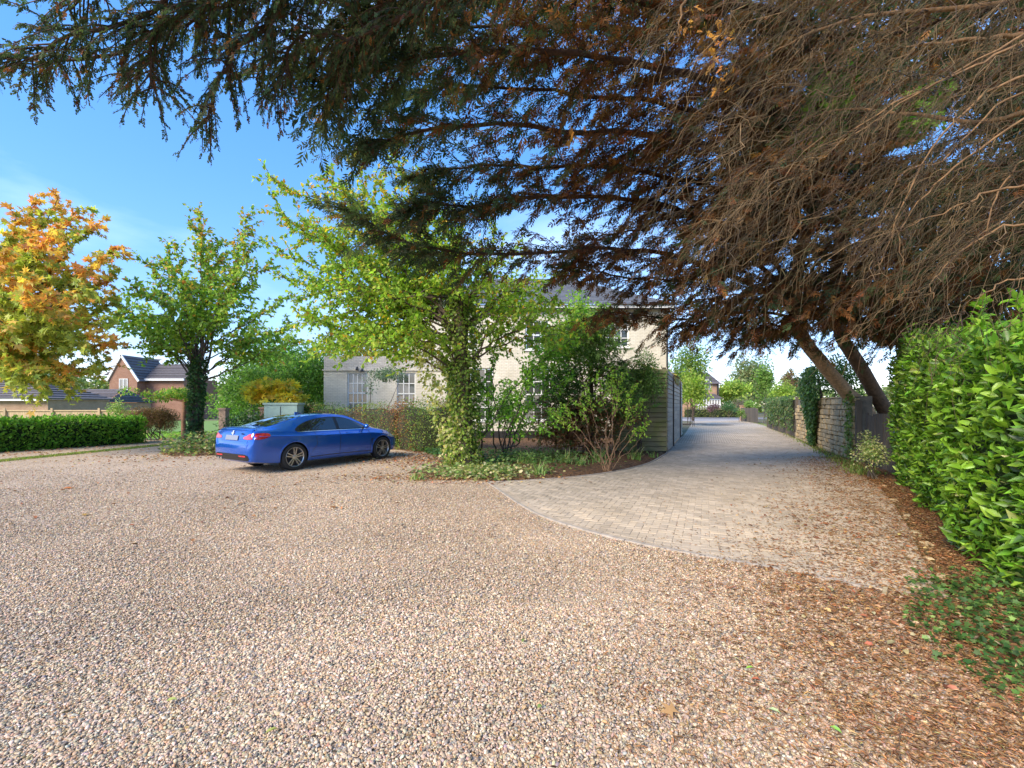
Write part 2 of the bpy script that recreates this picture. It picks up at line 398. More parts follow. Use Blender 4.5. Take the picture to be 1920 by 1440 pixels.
dB = np.minimum(dist_line(cx, cy, FRONT), dist_line(cx, cy, BORD2)); dR = dist_line(cx, cy, RIGHT)
ok = in_poly(cx, cy, DRIVE) & (cy < 19) & (dR > .1)
CUT = .135                                     # soldier course width: full blocks keep clear of it
full = ok & (dB > CUT + .11); edge_ = ok & (dB <= CUT + .11) & (dB > CUT - .10)
idx = np.where(full)[0]; order = idx[np.argsort(np.hypot(cx[idx], cy[idx]))]
near, rest = order[:290], order[290:]
for k in near:
    o = link('paver', pav_me, drive); o.location = (cx[k], cy[k], random.uniform(-.002, .002))
    o.rotation_euler = (random.uniform(-.01, .01), random.uniform(-.01, .01), DANG + (math.pi/2 if cand[k,2] else 0) + random.uniform(-.012, .012))
mbp = MB()
def put_block(V0, x, y, ang, s=1.0):
    c, s_ = math.cos(ang), math.sin(ang); V = V0.copy(); V[:, 0] *= s
    return np.stack([x + V[:,0]*c - V[:,1]*s_, y + V[:,0]*s_ + V[:,1]*c, V[:,2]], 1)
allV, allT = [], []
for k in rest:
    V = put_block(PV, cx[k], cy[k], DANG + (math.pi/2 if cand[k,2] else 0) + random.uniform(-.012, .012)); V[:,2] += random.uniform(-.002, .002)
    allV.append(V); allT.append(np.full((12, 3), random.uniform(.84, 1.12)))
nfull = len(allV)
mbp.add(np.concatenate(allV), (PF[None] + (np.arange(nfull)*12)[:, None, None]).reshape(-1, 4), np.concatenate(allT))
# blocks cut against the soldier course
def clip_half(poly, p, n):
    out = []
    for a, b in zip(poly, poly[1:] + poly[:1]):
        da = (a[0]-p[0])*n[0]+(a[1]-p[1])*n[1]; db = (b[0]-p[0])*n[0]+(b[1]-p[1])*n[1]
        if da >= 0: out.append(a)
        if (da >= 0) != (db >= 0): t = da/(da-db); out.append((a[0]+(b[0]-a[0])*t, a[1]+(b[1]-a[1])*t))
    return out
for k in np.where(edge_)[0]:
    ang = DANG + (math.pi/2 if cand[k,2] else 0); q = put_block(PV[:4], cx[k], cy[k], ang); poly = [tuple(v[:2]) for v in q]
    for line in (FRONT, BORD2):
        P = np.array(line); dd = np.hypot(P[:,0]-cx[k], P[:,1]-cy[k])
        if dd.min() > .7: continue
        i = int(np.clip(np.argmin(dd), 1, len(P)-2)); a, b = P[i-1], P[i+1]; t = (b-a)/np.hypot(*(b-a)); n = np.array([-t[1], t[0]])
        poly = clip_half(poly, (P[i][0]+n[0]*CUT, P[i][1]+n[1]*CUT), n)
        if len(poly) < 3: break
    if len(poly) < 3: continue
    n = len(poly); dz = random.uniform(-.002, .002); V = [(x, y, -.02) for x, y in poly] + [(x, y, .013+dz) for x, y in poly]
    t = random.uniform(.84, 1.1)
    mbp.add(V, [(i, (i+1) % n, n+(i+1) % n, n+i) for i in range(n)], (t, t, t))
    mbp.F3.append(np.array([(mbp.n-n, mbp.n-n+i, mbp.n-n+i+1) for i in range(1, n-1)]))
for line, hi in ((FRONT, 99), (BORD2, 99)):
    P = np.array(line); s = np.concatenate([[0], np.cumsum(np.hypot(*np.diff(P, axis=0).T))]); q = .08
    while q < s[-1] - .05:
        p = np.array([np.interp(q, s, P[:,0]), np.interp(q, s, P[:,1])]); p2 = np.array([np.interp(q+.05, s, P[:,0]), np.interp(q+.05, s, P[:,1])])
        t = (p2-p)/np.hypot(*(p2-p)); n = np.array([-t[1], t[0]]); c = p + n*(.03+.05)
        V = PV.copy(); V[:,0] *= .5; V[:,1] *= 1.0
        c = p + n*.08; a = math.atan2(t[1], t[0]) + random.uniform(-.02, .02)
        V = put_block(PV*np.array([.9, 1, 1]) if False else PV[:, [1, 0, 2]]*np.array([1, .5, 1]), c[0], c[1], a); V[:,2] += random.uniform(-.002, .002)
        g_ = random.uniform(.84, 1.1); mbp.add(V, PF[:, ::-1], (g_,)*3); q += .102
part('paver_field', mbp, MPAV, drive, kind='stuff')

# ---- pebbles in the foreground (instanced stones on points)
def litter_density(x, y):
    line = [(2.6,-1),(3.0,1.5),(3.4,3.2)] + [tuple(p) for p in RIGHT[2:]]
    d = dist_line(x, y, line); sg = np.interp(y, [2, 4, 8, 14, 25], [1.5, 1.35, 1.05, .8, .7])
    d = np.where(in_poly(x, y, DRIVE) | (np.asarray(y) < 20), d, d)
    return np.exp(-(d/sg)**2)
def points_gravel(n, y0, y1, pw):
    Y = (y0**pw + RNG.random(n)*(y1**pw - y0**pw))**(1/pw); X = (RNG.random(n)*2-1)*(Y*1.17+.15)
    keep = in_poly(X, Y, GRAVEL); X, Y = X[keep], Y[keep]
    return X, Y
X, Y = points_gravel(520000, 1.75, 12.5, .3)
TRK = np.minimum(np.abs(np.hypot(X+2.5, Y-15)-8.2), np.abs(np.hypot(X+2.5, Y-15)-9.7)); TRK = np.exp(-(TRK/.2)**2)*(.6+.4*np.sin(X*1.7)) + .8*np.clip(np.sin(X*.9+1.3*np.sin(Y*.8))*np.sin(Y*1.3+.6*X)-.55, 0, 1)
kt = RNG.random(len(X)) > .55*TRK; X, Y, TRK = X[kt], Y[kt], TRK[kt]
keepd = RNG.random(len(X)) > .7*litter_density(X, Y); X, Y = X[keepd], Y[keepd]
und = np.sin(X*2.1+Y*.7)*.5+np.sin(Y*3.3-X*1.2)*.5
fade = RNG.random(len(X)) < np.clip((12.5-Y)/6, 0, 1); X, Y, und = X[fade], Y[fade], und[fade]
n = len(X); far = np.clip((Y-2)/5, 0, 1.6)
base = RNG.gamma(5, .2, n)*.0047*(1+.6*far); base = np.clip(base, .0025, .011)
scl = np.stack([base*RNG.uniform(.9, 1.5, n), base*RNG.uniform(.75, 1.05, n), base*RNG.uniform(.5, .8, n)], 1)
rot = np.stack([RNG.normal(0, .3, n), RNG.normal(0, .3, n), RNG.uniform(0, 6.28, n)], 1)
pal = [(.46,.36,.27),(.56,.46,.37),(.42,.29,.18),(.36,.34,.335),(.66,.60,.54),(.25,.22,.20),(.50,.39,.305),(.13,.12,.115),(.58,.50,.42)]
tn = pick(pal, n, [20,22,16,9,8,8,16,3,9], .16)*np.array([1.0,.905,.755])*(1+.10*np.sin(X*1.3+np.sin(Y*1.1)*2)*np.sin(Y*1.7+X*.4))[:, None]
ld = np.clip(litter_density(X, Y)*1.1, 0, 1)[:, None]*.35; tn = tn*(1-ld) + tn*np.array([.85,.6,.42])*ld
def point_cloud_gn(name, P, scl, rot, tn, mat, sub=2):
    me = bpy.data.meshes.new(name); me.vertices.add(len(P)); me.vertices.foreach_set('co', np.asarray(P, np.float32).ravel())
    for nm, ty, arr, key in (('scl', 'FLOAT_VECTOR', scl, 'vector'), ('rot', 'FLOAT_VECTOR', rot, 'vector')):
        a = me.attributes.new(nm, ty, 'POINT'); a.data.foreach_set(key, np.asarray(arr, np.float32).ravel())
    a = me.attributes.new('tint', 'FLOAT_COLOR', 'POINT'); c = np.ones((len(P), 4), np.float32); c[:, :3] = tn; a.data.foreach_set('color', c.ravel())
    o = link(name, me); me.materials.append(mat)
    ng = bpy.data.node_groups.new(name, 'GeometryNodeTree')
    ng.interface.new_socket('Geometry', in_out='INPUT', socket_type='NodeSocketGeometry'); ng.interface.new_socket('Geometry', in_out='OUTPUT', socket_type='NodeSocketGeometry')
    A = lambda t: ng.nodes.new(t); Lk = ng.links.new
    gi, go = A('NodeGroupInput'), A('NodeGroupOutput'); ico = A('GeometryNodeMeshIcoSphere'); ico.inputs['Subdivisions'].default_value = sub
    sm = A('GeometryNodeSetShadeSmooth'); sm_in = sm.inputs[0]; smt = A('GeometryNodeSetMaterial'); smt.inputs['Material'].default_value = mat
    iop = A('GeometryNodeInstanceOnPoints'); na, nb = A('GeometryNodeInputNamedAttribute'), A('GeometryNodeInputNamedAttribute')
    na.data_type = nb.data_type = 'FLOAT_VECTOR'; na.inputs['Name'].default_value = 'scl'; nb.inputs['Name'].default_value = 'rot'
    e2r = A('FunctionNodeEulerToRotation'); ip = A('GeometryNodeInputPosition')
    nz = A('ShaderNodeTexNoise'); nz.inputs['Scale'].default_value = 1.3; sp = A('GeometryNodeSetPosition'); vm = A('ShaderNodeVectorMath'); vm.operation = 'SCALE'; vm.inputs['Scale'].default_value = .5
    vs1 = A('ShaderNodeVectorMath'); vs1.operation = 'SUBTRACT'; vs1.inputs[1].default_value = (.5, .5, .5)
    Lk(nz.outputs['Color'], vs1.inputs[0]); Lk(vs1.outputs[0], vm.inputs[0]); Lk(ico.outputs['Mesh'], sp.inputs['Geometry']); Lk(vm.outputs[0], sp.inputs['Offset'])
    Lk(sp.outputs[0], sm_in); Lk(sm.outputs[0], smt.inputs[0]); Lk(gi.outputs[0], iop.inputs['Points']); Lk(smt.outputs[0], iop.inputs['Instance'])
    Lk(na.outputs[0], iop.inputs['Scale']); Lk(nb.outputs[0], e2r.inputs[0]); Lk(e2r.outputs[0], iop.inputs['Rotation']); Lk(iop.outputs[0], go.inputs[0])
    md = o.modifiers.new('stones', 'NODES'); md.node_group = ng
    return o
nf = Y < 3.6
for sel, sub in ((nf, 2), (~nf, 1)):
    o = point_cloud_gn('gravel_pebbles', np.stack([X, Y, .002 + RNG.random(n)*.006 + und*.003], 1)[sel], scl[sel], rot[sel], tn[sel], MPEB, sub)
    tag(o, 'rounded tan, grey and orange pebbles of the forecourt', 'gravel', kind='stuff')

# ---- brown needle litter, dead sprays and leaf crumbs
def litter_points(n, dens, box):
    x0, x1, y0, y1 = box; X = RNG.uniform(x0, x1, n); Y = y0*(y1/y0)**RNG.random(n)
    k = RNG.random(n) < dens(X, Y); return X[k], Y[k]
def needle_mesh(X, Y, z, Ln, Wd, pal, wts, zt=.2):
    n = len(X); a = RNG.uniform(0, 6.283, n); D = np.stack([np.cos(a), np.sin(a), RNG.normal(0, zt, n)], 1)
    Nn = np.stack([RNG.normal(0, .5, n), RNG.normal(0, .5, n), np.ones(n)], 1)
    return scatter(T_DIA, np.stack([X, Y, z], 1), D, Nn, Ln, Wd, pick(pal, n, wts, .25))
brown = [(.40,.20,.085),(.30,.145,.06),(.44,.25,.115),(.16,.085,.045),(.46,.31,.18)]
mb = MB()
X, Y = litter_points(700000, lambda x, y: litter_density(x, y)*np.where(in_poly(x, y, DRIVE), .48, .9)*(.45+.55*(np.sin(x*4+y*3)*np.sin(y*5-x*2)*.5+.5)), (-.5, 10, 1.8, 14))
n = len(X); mb.add(*needle_mesh(X, Y, .014+RNG.random(n)*.012, RNG.uniform(.012, .05, n)*(1+.04*Y), RNG.uniform(.0022, .006, n)*(1+.10*Y), brown, [5,4,3,2,2]))
X, Y = litter_points(26000, lambda x, y: litter_density(x, y)*.3*(in_poly(x, y, DRIVE)), (0, 26, 12, 45))
n = len(X); mb.add(*needle_mesh(X, Y, .016+RNG.random(n)*.01, RNG.uniform(.03, .09, n), RNG.uniform(.006, .014, n), brown, [5,4,3,2,2]))
# sparse crumbs on the open paving and gravel
X = RNG.uniform(-9, 12, 5200); Y = 2*(17/2)**RNG.random(5200); k = in_poly(X, Y, GRAVEL) | in_poly(X, Y, DRIVE); X, Y = X[k], Y[k]; n = len(X)
mb.add(*needle_mesh(X, Y, .016+RNG.random(n)*.01, RNG.uniform(.015, .045, n), RNG.uniform(.004, .012, n), brown+[(.05,.04,.03)], [3,3,2,3,1,4]))
lit = tag(link('needle_litter', mb.mesh('needle_litter', M_LITTER)), 'brown fallen needles and twig crumbs over paving and gravel', 'litter', kind='stuff')
# drifts of fallen leaves (behind the car, by the bed, along the hedge)
mb = MB()
def leaf_drift(n, cxy, sxy, size, pal, wts=None, dens=None):
    X = RNG.normal(cxy[0], sxy[0], n); Y = RNG.normal(cxy[1], sxy[1], n)
    if dens is not None: k = dens(X, Y); X, Y = X[k], Y[k]
    n = len(X); a = RNG.uniform(0, 6.283, n); D = np.stack([np.cos(a), np.sin(a), RNG.normal(0, .25, n)], 1)
    Nn = np.stack([RNG.normal(0, .35, n), RNG.normal(0, .35, n), np.ones(n)], 1)
    L_ = RNG.uniform(.7, 1.3, n)*size
    mb.add(*scatter(T_OVAL, np.stack([X, Y, .018+RNG.random(n)*.015], 1), D, Nn, L_, L_*.55, pick(pal, n, wts, .25)))
autumn = [(.36,.16,.07),(.27,.11,.05),(.42,.26,.11),(.20,.10,.05),(.40,.30,.17)]
leaf_drift(1500, (-2.5,13.6), (1.0,1.0), .075, autumn)
leaf_drift(700, (-1.6,9.9), (1.3,.4), .07, autumn)
leaf_drift(420, (-10.2,14), (1.6,.9), .08, autumn)
leaf_drift(420, (-7,10), (5.5,3.6), .065, autumn, dens=lambda x, y: in_poly(x, y, GRAVEL) & (y > 4.5))
leaf_drift(420, (-16.5,16.8), (1.2,3.0), .09, autumn)
leaf_drift(420, (4.3,5.4), (.8,1.2), .05, autumn); leaf_drift(500, (3.1,3.0), (.5,.6), .05, autumn); leaf_drift(300, (7.2,9.6), (.7,1.6), .06, autumn)
tag(link('leaf_drifts', mb.mesh('leaf_drifts', M_LITTER)), 'rust coloured fallen leaves drifted over the gravel', 'leaves', kind='stuff')

# ------------------------------------------------------------------ planting beds
def bed(name, poly, z, h, mat=MSOIL):
    xs = [p[0] for p in poly]; ys = [p[1] for p in poly]; st = .3
    gx = np.arange(min(xs)-st, max(xs)+st, st); gy = np.arange(min(ys)-st, max(ys)+st, st)
    GX, GY = np.meshgrid(gx, gy); ins = in_poly(GX, GY, poly); d = dist_line(GX, GY, poly+poly[:1])
    Z = np.where(ins, z + h*np.clip(d/.5, 0, 1) + RNG.normal(0, .012, GX.shape), z-.05)
    nx = len(gx); V = np.stack([GX, GY, Z], -1).reshape(-1, 3); F = []
    for j in range(len(gy)-1):
        for i in range(nx-1):
            if ins[j, i] or ins[j, i+1] or ins[j+1, i] or ins[j+1, i+1]: F.append((j*nx+i, j*nx+i+1, (j+1)*nx+i+1, (j+1)*nx+i))
    return tag(link(name, mesh_np(name, V, np.array(F), mat, np.ones((len(V), 3)), True)), kind="structure")
BED1 = [(-2.3,10.0),(-1.4,9.62),(-.62,9.5)] + [(x-.05, y+.1) for x, y in LEFTE[::-1] if y < 15.3][1:] + [(5.6,21.9),(-9.3,21.9),(-8.6,18.6),(-4.6,16.4),(-2.9,15.2),(-2.2,13.5),(-2.1,12.2),(-2.5,11)]
bed('planting_bed', BED1, 0.0, .05)
BED2 = [(-9.4,14.4),(-10.4,13.9),(-11.4,14.6),(-12.6,16.2),(-13.6,18.6),(-14,21.5),(-8.6,21.5),(-8.2,18.4),(-8.6,16)]
bed('planting_bed', BED2, 0.0, .05)
BED3 = [(3.15,3.75),(2.75,2.9),(2.65,2.3),(2.75,1.4),(6,1.4),(9,9.5),(12,16),(15,22.8),(14.3,23),(9.75,13.6),(7.45,9.1),(5.6,6.3),(4.55,4.9),(4.05,4.25),(3.72,3.72)]
bed('planting_bed', BED3, -.005, .03)
# grass strip between hedge and track, lawn
def grass(name, label, n, fn, h, pal):
    X, Y = fn(n); n = len(X); D = np.stack([RNG.normal(0, .35, n), RNG.normal(0, .35, n), np.ones(n)], 1)
    Hh = h*RNG.uniform(.5, 1.2, n)
    V, F, C = scatter(T_DIA, np.stack([X, Y, np.zeros(n)], 1), D, rdir(n), Hh, Hh*.16+.004, pick(pal, n, None, .2))
    tag(link(name, mesh_np(name, V, F, M_LEAF, C)), label, 'grass', kind='stuff')
gpal = [(.16,.24,.05),(.24,.28,.07),(.11,.18,.04),(.30,.28,.11)]
def strip(n):
    t = RNG.random(n); x = lerp(-14.7, -13.9, t) + RNG.normal(0, .13, n); y = lerp(12.2, 19.2, t); return x, y
grass('track_grass', 'thin green grass strip along the gravel track', 9000, strip, .06, gpal)
grass('lawn_grass', 'sunlit lawn glimpsed behind the brown hedge', 9000, lambda n: (RNG.uniform(-22, -14.2, n), RNG.uniform(22, 27, n)), .09, [(.2,.34,.05),(.26,.4,.08)])
def verge(n):
    t = RNG.random(n)**1.3; i = t*(len(RIGHT)-34)+32; x = np.interp(i, range(len(RIGHT)), [p[0] for p in RIGHT]); y = np.interp(i, range(len(RIGHT)), [p[1] for p in RIGHT])
    return x + RNG.normal(.12, .18, n), y + RNG.normal(0, .1, n)
grass('verge_grass', 'low weeds along the right edge of the drive', 2600, verge, .10, gpal)

# ------------------------------------------------------------------ foliage builders
def branch_segs(mb, P, r0, r1, sides, tint):
    mb.tube(P, np.linspace(r0, r1, len(P)), sides, tint)
def clump_crown(centres, radii, n_each, leaf, wid, pal, wts, T=T_DIA, up=.3):
    Ps, Ds, Ns, Cs = [], [], [], []
    for c, r, n in zip(centres, radii, n_each):
        d = rdir(n); rad = RNG.random(n)**.45
        P = np.asarray(c) + d*rad[:, None]*np.asarray(r)
        Ps.append(P); dd = d + RNG.normal(0, .6, (n, 3)); dd[:, 2] -= .25; Ds.append(dd); nn = d + RNG.normal(0, .7, (n, 3)); nn[:, 2] += up; Ns.append(nn)
        Cs.append(pick(pal, n, wts, .16)*RNG.uniform(.82, 1.18))
    P = np.concatenate(Ps); n = len(P); L_ = leaf*RNG.uniform(.7, 1.25, n)
    return scatter(T, P, np.concatenate(Ds), np.concatenate(Ns), L_, L_*wid, np.concatenate(Cs))
GREEN = [(.07,.13,.025),(.10,.18,.035),(.05,.10,.02),(.13,.21,.05)]
def bush(name, label, base, centre, rad, nclump, nleaf, leaf, pal, wts=None, cat='shrub', wid=.55, T=T_DIA, stems=5, group=None, cl=.45, stem_r=.025, core=True, stem_tint=(1, 1, 1), flat=False):
    """leafy shrub or small tree: crown of clumps on stems from the ground"""
    base = Vector(base); centre = np.asarray(centre, float); rad = np.asarray(rad, float)
    t = thing(name, label, cat, base, group=group)
    d = rdir(nclump); d[:, 2] = np.where(d[:, 2] < -.55, -d[:, 2]*.5, d[:, 2])
    cs = centre + d*rad*(RNG.random((nclump, 1))**.4)*.82; rs = np.outer(RNG.uniform(.7, 1.2, nclump)*cl, rad*.9+.1*rad.mean())
    V, F, C = clump_crown(cs, rs, [max(3, nleaf//nclump)]*nclump, leaf, wid, pal, wts, T)
    wpart('crown', mesh_np('crown', V, F, M_LEAF, C), None, t, kind='stuff')
    mb = MB()
    for i in range(stems):
        e = cs[RNG.integers(nclump)]; b = np.array(base) + np.append(RNG.normal(0, .08+.02*stems, 2), 0)
        P = wobble(spline([b, lerp(b, e, .5)*np.array([1, 1, 1]) + np.array([0, 0, .1*rad[2]]), e], 8), .12)
        branch_segs(mb, P, stem_r*RNG.uniform(.7, 1.2), stem_r*.3, 5, stem_tint)
    wpart('stems' if stems > 1 else 'trunk', mb, M_BARK, t)
    return t

def grown_tree(name, label, base, fork, trunk_r, limbs, nsec, seclen, leaf, wid, pal, wts, step, T=T_DIA, droop=.1, cat='tree', forkpts=None,
               bark=(1, 1, 1), limb_r=.05, start=.22, tipgrow=.55, skinny=1.0, inner=None):
    """trunk, explicit limbs out to given points, random side branches, leaves along them"""
    t = thing(name, label, cat, base); mbT, mbB = MB(), MB(); base = np.array(base, float)
    LP, LD, LT = [], [], []
    tp = wobble(spline([base - np.array([0, 0, .1])] + [np.array(p) for p in (forkpts or [])] + [np.array(fork)], 14), .05)
    rr = np.linspace(1.0, .55, 14)*trunk_r; rr[0] *= 1.5; rr[1] *= 1.15
    mbT.tube(tp, rr, 9, bark)
    secs_A, secs_B, ra, rb = [], [], [], []
    for li, lim in enumerate(limbs):
        e = np.array(lim[-1], float); st = np.array(lim[0], float) if len(lim) > 1 else tp[-1 - RNG.integers(0, 5)]
        mid = lerp(st, e, .5) + np.array([0, 0, .06*np.linalg.norm(e-st)]) + RNG.normal(0, .12, 3)
        P = wobble(spline([st, mid, e] if len(lim) < 3 else [np.array(p) for p in lim], 18), min(.22, .055*np.linalg.norm(e-st)))
        ln = np.linalg.norm(e-st); r0 = limb_r*(.6+.13*ln)
        branch_segs(mbB, P, r0, .006, 5, bark)
        ns = int(nsec*ln)
        for k in range(ns):
            u = start + (1-start)*(k+RNG.random())/ns; i = min(int(u*17), 16); p = lerp(P[i], P[i+1], u*17-i)
            ld = unit(P[min(i+1, 17)]-P[max(i-1, 0)]); sd_ = unit(np.cross(ld, rdir(1)[0])); L_ = seclen*RNG.uniform(.45, 1.15)*(1.15-.55*u)
            dirn = unit(ld*.75 + sd_*.85 + np.array([0, 0, .15])); q = spline([p, p+dirn*L_*.5, p+dirn*L_+np.array([0, 0, -droop*L_])], 5)
            secs_A.append(q[:-1]); secs_B.append(q[1:]); ra.append(np.linspace(.010, .004, 4)*skinny); rb.append(np.linspace(.0085, .0025, 4)*skinny)
            m = max(2, int(L_/step)); uu = (np.arange(m)+RNG.random(m))/m; j = np.minimum((uu*4).astype(int), 3)
            pts = q[j] + (q[j+1]-q[j])*(uu*4-j)[:, None]; LP.append(pts + RNG.normal(0, .02, (m, 3))); LD.append(np.tile(dirn, (m, 1))); LT.append(np.full(m, u))
        m = int(ln*.55/step*.7); uu = RNG.uniform(tipgrow, 1, m); j = np.minimum((uu*17).astype(int), 16); pts = P[j]+(P[j+1]-P[j])*(uu*17-j)[:, None]
        LP.append(pts); LD.append(P[j+1]-P[j]); LT.append(uu)
    mbB.segs(np.concatenate(secs_A), np.concatenate(secs_B), np.concatenate(ra), np.concatenate(rb), bark)
    P = np.concatenate(LP); D = unit(np.concatenate(LD)); n = len(P)
    D = D*.5 + rdir(n)*.9; D[:, 2] -= .35; Nn = rdir(n)*.8; Nn[:, 2] += .8
    L_ = leaf*RNG.uniform(.65, 1.2, n)
    tint = pal(P, np.concatenate(LT), n) if callable(pal) else pick(pal, n, wts, .18)
    V, F, C = scatter(T, P, D, Nn, L_, L_*wid, tint)
    wpart('trunk', mbT, M_BARK, t, smooth=True); wpart('branches', mbB, M_BARK, t, smooth=True)
    wpart('crown', mesh_np('crown', V, F, M_LEAF, C), None, t, kind='stuff')
    return t, tp
def ivy_on(parent, path, rad, n, leaf, pal, wts=None, name='ivy', zmax=99, loose=.35):
    P = np.array(path, float); i = RNG.random(n)*(len(P)-1.001); j = i.astype(int); p = P[j] + (P[j+1]-P[j])*(i-j)[:, None]
    a = RNG.uniform(0, 6.283, n); rr = np.interp(i, np.linspace(0, len(P)-1, len(rad)), rad)*RNG.uniform(.75, 1+loose, n)
    o = np.stack([np.cos(a), np.sin(a), RNG.normal(0, .12, n)], 1); p = p + o*rr[:, None]
    D = o*.6 + RNG.normal(0, .4, (n, 3)); D[:, 2] -= .7; L_ = leaf*RNG.uniform(.6, 1.3, n)
    V, F, C = scatter(T_IVY, p, D, o + RNG.normal(0, .45, (n, 3)), L_, L_, pick(pal, n, wts, .2))
    wpart(name, mesh_np(name, V, F, M_LEAF, C), None, parent, kind='stuff')

# ------------------------------------------------------------------ the ivy clad cherry in the middle
def cherry_pal(P, u, n):
    c = pick([(.19,.31,.035),(.25,.37,.05),(.13,.23,.03),(.32,.38,.06)], n, [5,4,2,3], .17)
    y = RNG.random(n) < np.clip(.06 + .42*np.clip((P[:, 2]-5)/3.5, 0, 1), 0, .6); c[y] = pick([(.52,.36,.04),(.44,.38,.05),(.46,.23,.04)], int(y.sum()), [3,3,2], .15); return c
by = 11.8; B3 = GP(872, 876); F3 = PX(868, 560, by)
lim = [[PX(*p)] for p in ((505,330,10.8),(560,400,12.5),(600,330,11.6),(660,285,12.2),(735,285,11.4),(700,380,10.2),(800,330,12.6),(780,430,10.2),(870,390,12),
      (930,420,13),(990,470,12.4),(520,470,11.8),(560,560,10.6),(600,630,11.4),(545,610,12.4),(640,520,9.8),(720,560,9.6),(1060,520,11.4),(1000,600,10.4),(920,520,9.9),(640,420,13.4),(840,470,13.6),(1080,590,12.8),
      (700,480,13.6),(610,480,10.6),(860,450,9.9),(950,560,13.6),(680,620,13.4),(760,520,13.8),(1040,640,11.0),(530,520,12.6),(575,600,12.6),(620,570,12.8),(660,640,12.6),(600,660,11.2),(680,560,12.8),(540,430,11.6),(590,440,13),(650,470,12.4),(700,330,12.8),(750,400,12.8),(520,390,11.4),(640,350,11.2),(720,620,12.2),(570,520,11.2),(900,470,12.6),(820,400,11.4),(980,540,12.2))]
lowst = PX(862, 700, by)
for p in ((590,650,12.2),(560,590,11.0),(640,640,10.2),(700,650,9.8),(1070,640,12.6),(1040,560,10.8),(1100,600,11.8),(760,620,9.8)): lim.append([lowst + Vector((RNG.normal(0, .1), RNG.normal(0, .1), RNG.uniform(-.1, .5))), lowst.lerp(PX(*p), .5) + Vector((0, 0, .35)), PX(*p)])
cherry, tp = grown_tree('cherry_tree', 'ivy clad cherry tree with bright green and yellowing leaves right of the blue car', B3, F3, .26, lim, 7.0, .9, .118, .62, cherry_pal, None, .0255, T=T_DIA, limb_r=.03, forkpts=[PX(868, 760, by), PX(862, 660, by)], bark=(1.1, 1.0, .95))
ivyc = [(.20,.28,.05),(.12,.20,.03),(.28,.34,.07),(.36,.36,.13),(.06,.10,.02)]
ivy_on(cherry, [p for p in tp], [.36,.29,.29,.33,.38,.38,.28], 5600, .068, ivyc, [4,4,3,2,4], loose=.45)
ivy_on(cherry, [PX(868, 870, by), PX(845, 800, by-.2), PX(812, 690, by-.1), PX(790, 640, by)], [.32,.30,.3,.22], 1300, .08, [(.36,.36,.10),(.22,.28,.06),(.44,.4,.2)], None, loose=.5)
# young cherry sucker with bent stems right of the trunk
S0 = GP(942, 862)
suck, _ = grown_tree('young_cherry', 'slender leaning cherry sapling with arched stems beside the ivy trunk', S0, S0 + Vector((.05, .1, .35)), .035,
    [[S0 + Vector((-.5, -.1, .05)), PX(905, 800, 11.9), PX(960, 730, 11.9), PX(1080, 630, 11.7)], [S0 + Vector((.05, .1, .3)), PX(1000, 800, 12.2), PX(1060, 770, 12.2)], [S0 + Vector((0, 0, .3)), PX(935, 740, 12.4), PX(925, 660, 12.5)],
     [S0 + Vector((-.2, 0, .2)), PX(918, 770, 12), PX(905, 715, 12)], [S0, PX(985, 720, 12.4), PX(1030, 660, 12.4)], [S0, PX(1000, 750, 12.6), PX(1075, 705, 12.6)], [S0, PX(960, 780, 11.8), PX(990, 690, 11.8)]],
    7.5, .65, .115, .6, [(.16,.32,.03),(.22,.38,.05),(.11,.23,.03)], None, .034, limb_r=.028)

# ------------------------------------------------------------------ the cherry by the car's tail
def cherry2_pal(P, u, n):
    c = pick([(.17,.28,.04),(.23,.34,.06),(.11,.20,.03)], n, [4,3,2], .17)
    y = RNG.random(n) < np.clip(.05 + .35*np.clip((P[:, 2]-5)/4, 0, 1), 0, .5); c[y] = pick([(.42,.28,.05),(.40,.34,.06),(.36,.18,.05)], int(y.sum()), None, .15); return c
d2 = 18.0; B2 = GP(362, 836); F2 = PX(372, 668, d2)
lim = [[PX(*p)] for p in ((372,395,18.4),(378,430,17.4),(415,450,19),(470,405,18.2),(480,440,17.2),(460,480,19.4),(330,460,18),(315,470,19.2),(345,520,16.8),(270,490,18.2),(250,540,17.2),(240,560,19.4),(215,560,18),
      (230,610,17.4),(260,640,16.8),(510,500,18.4),(530,560,17.2),(545,610,18.4),(560,640,17.4),(500,620,16.6),(430,560,16.6),(300,560,16.4),(400,520,20),(350,600,20.4),(300,620,19.8),(470,640,19.6),(520,660,18.6),(280,660,18),(440,500,16.8),(210,590,18.6))]
cherry2, tp2 = grown_tree('cherry_tree', 'green cherry tree with dark ivy trunk behind the tail of the blue car', B2, F2, .2, lim, 5.6, 1.1, .175, .62, cherry2_pal, None, .036, limb_r=.032)
ivy_on(cherry2, tp2, [.26,.23,.23,.26,.28], 2600, .09, [(.035,.075,.025),(.055,.11,.035),(.085,.15,.05)], None, loose=.25)

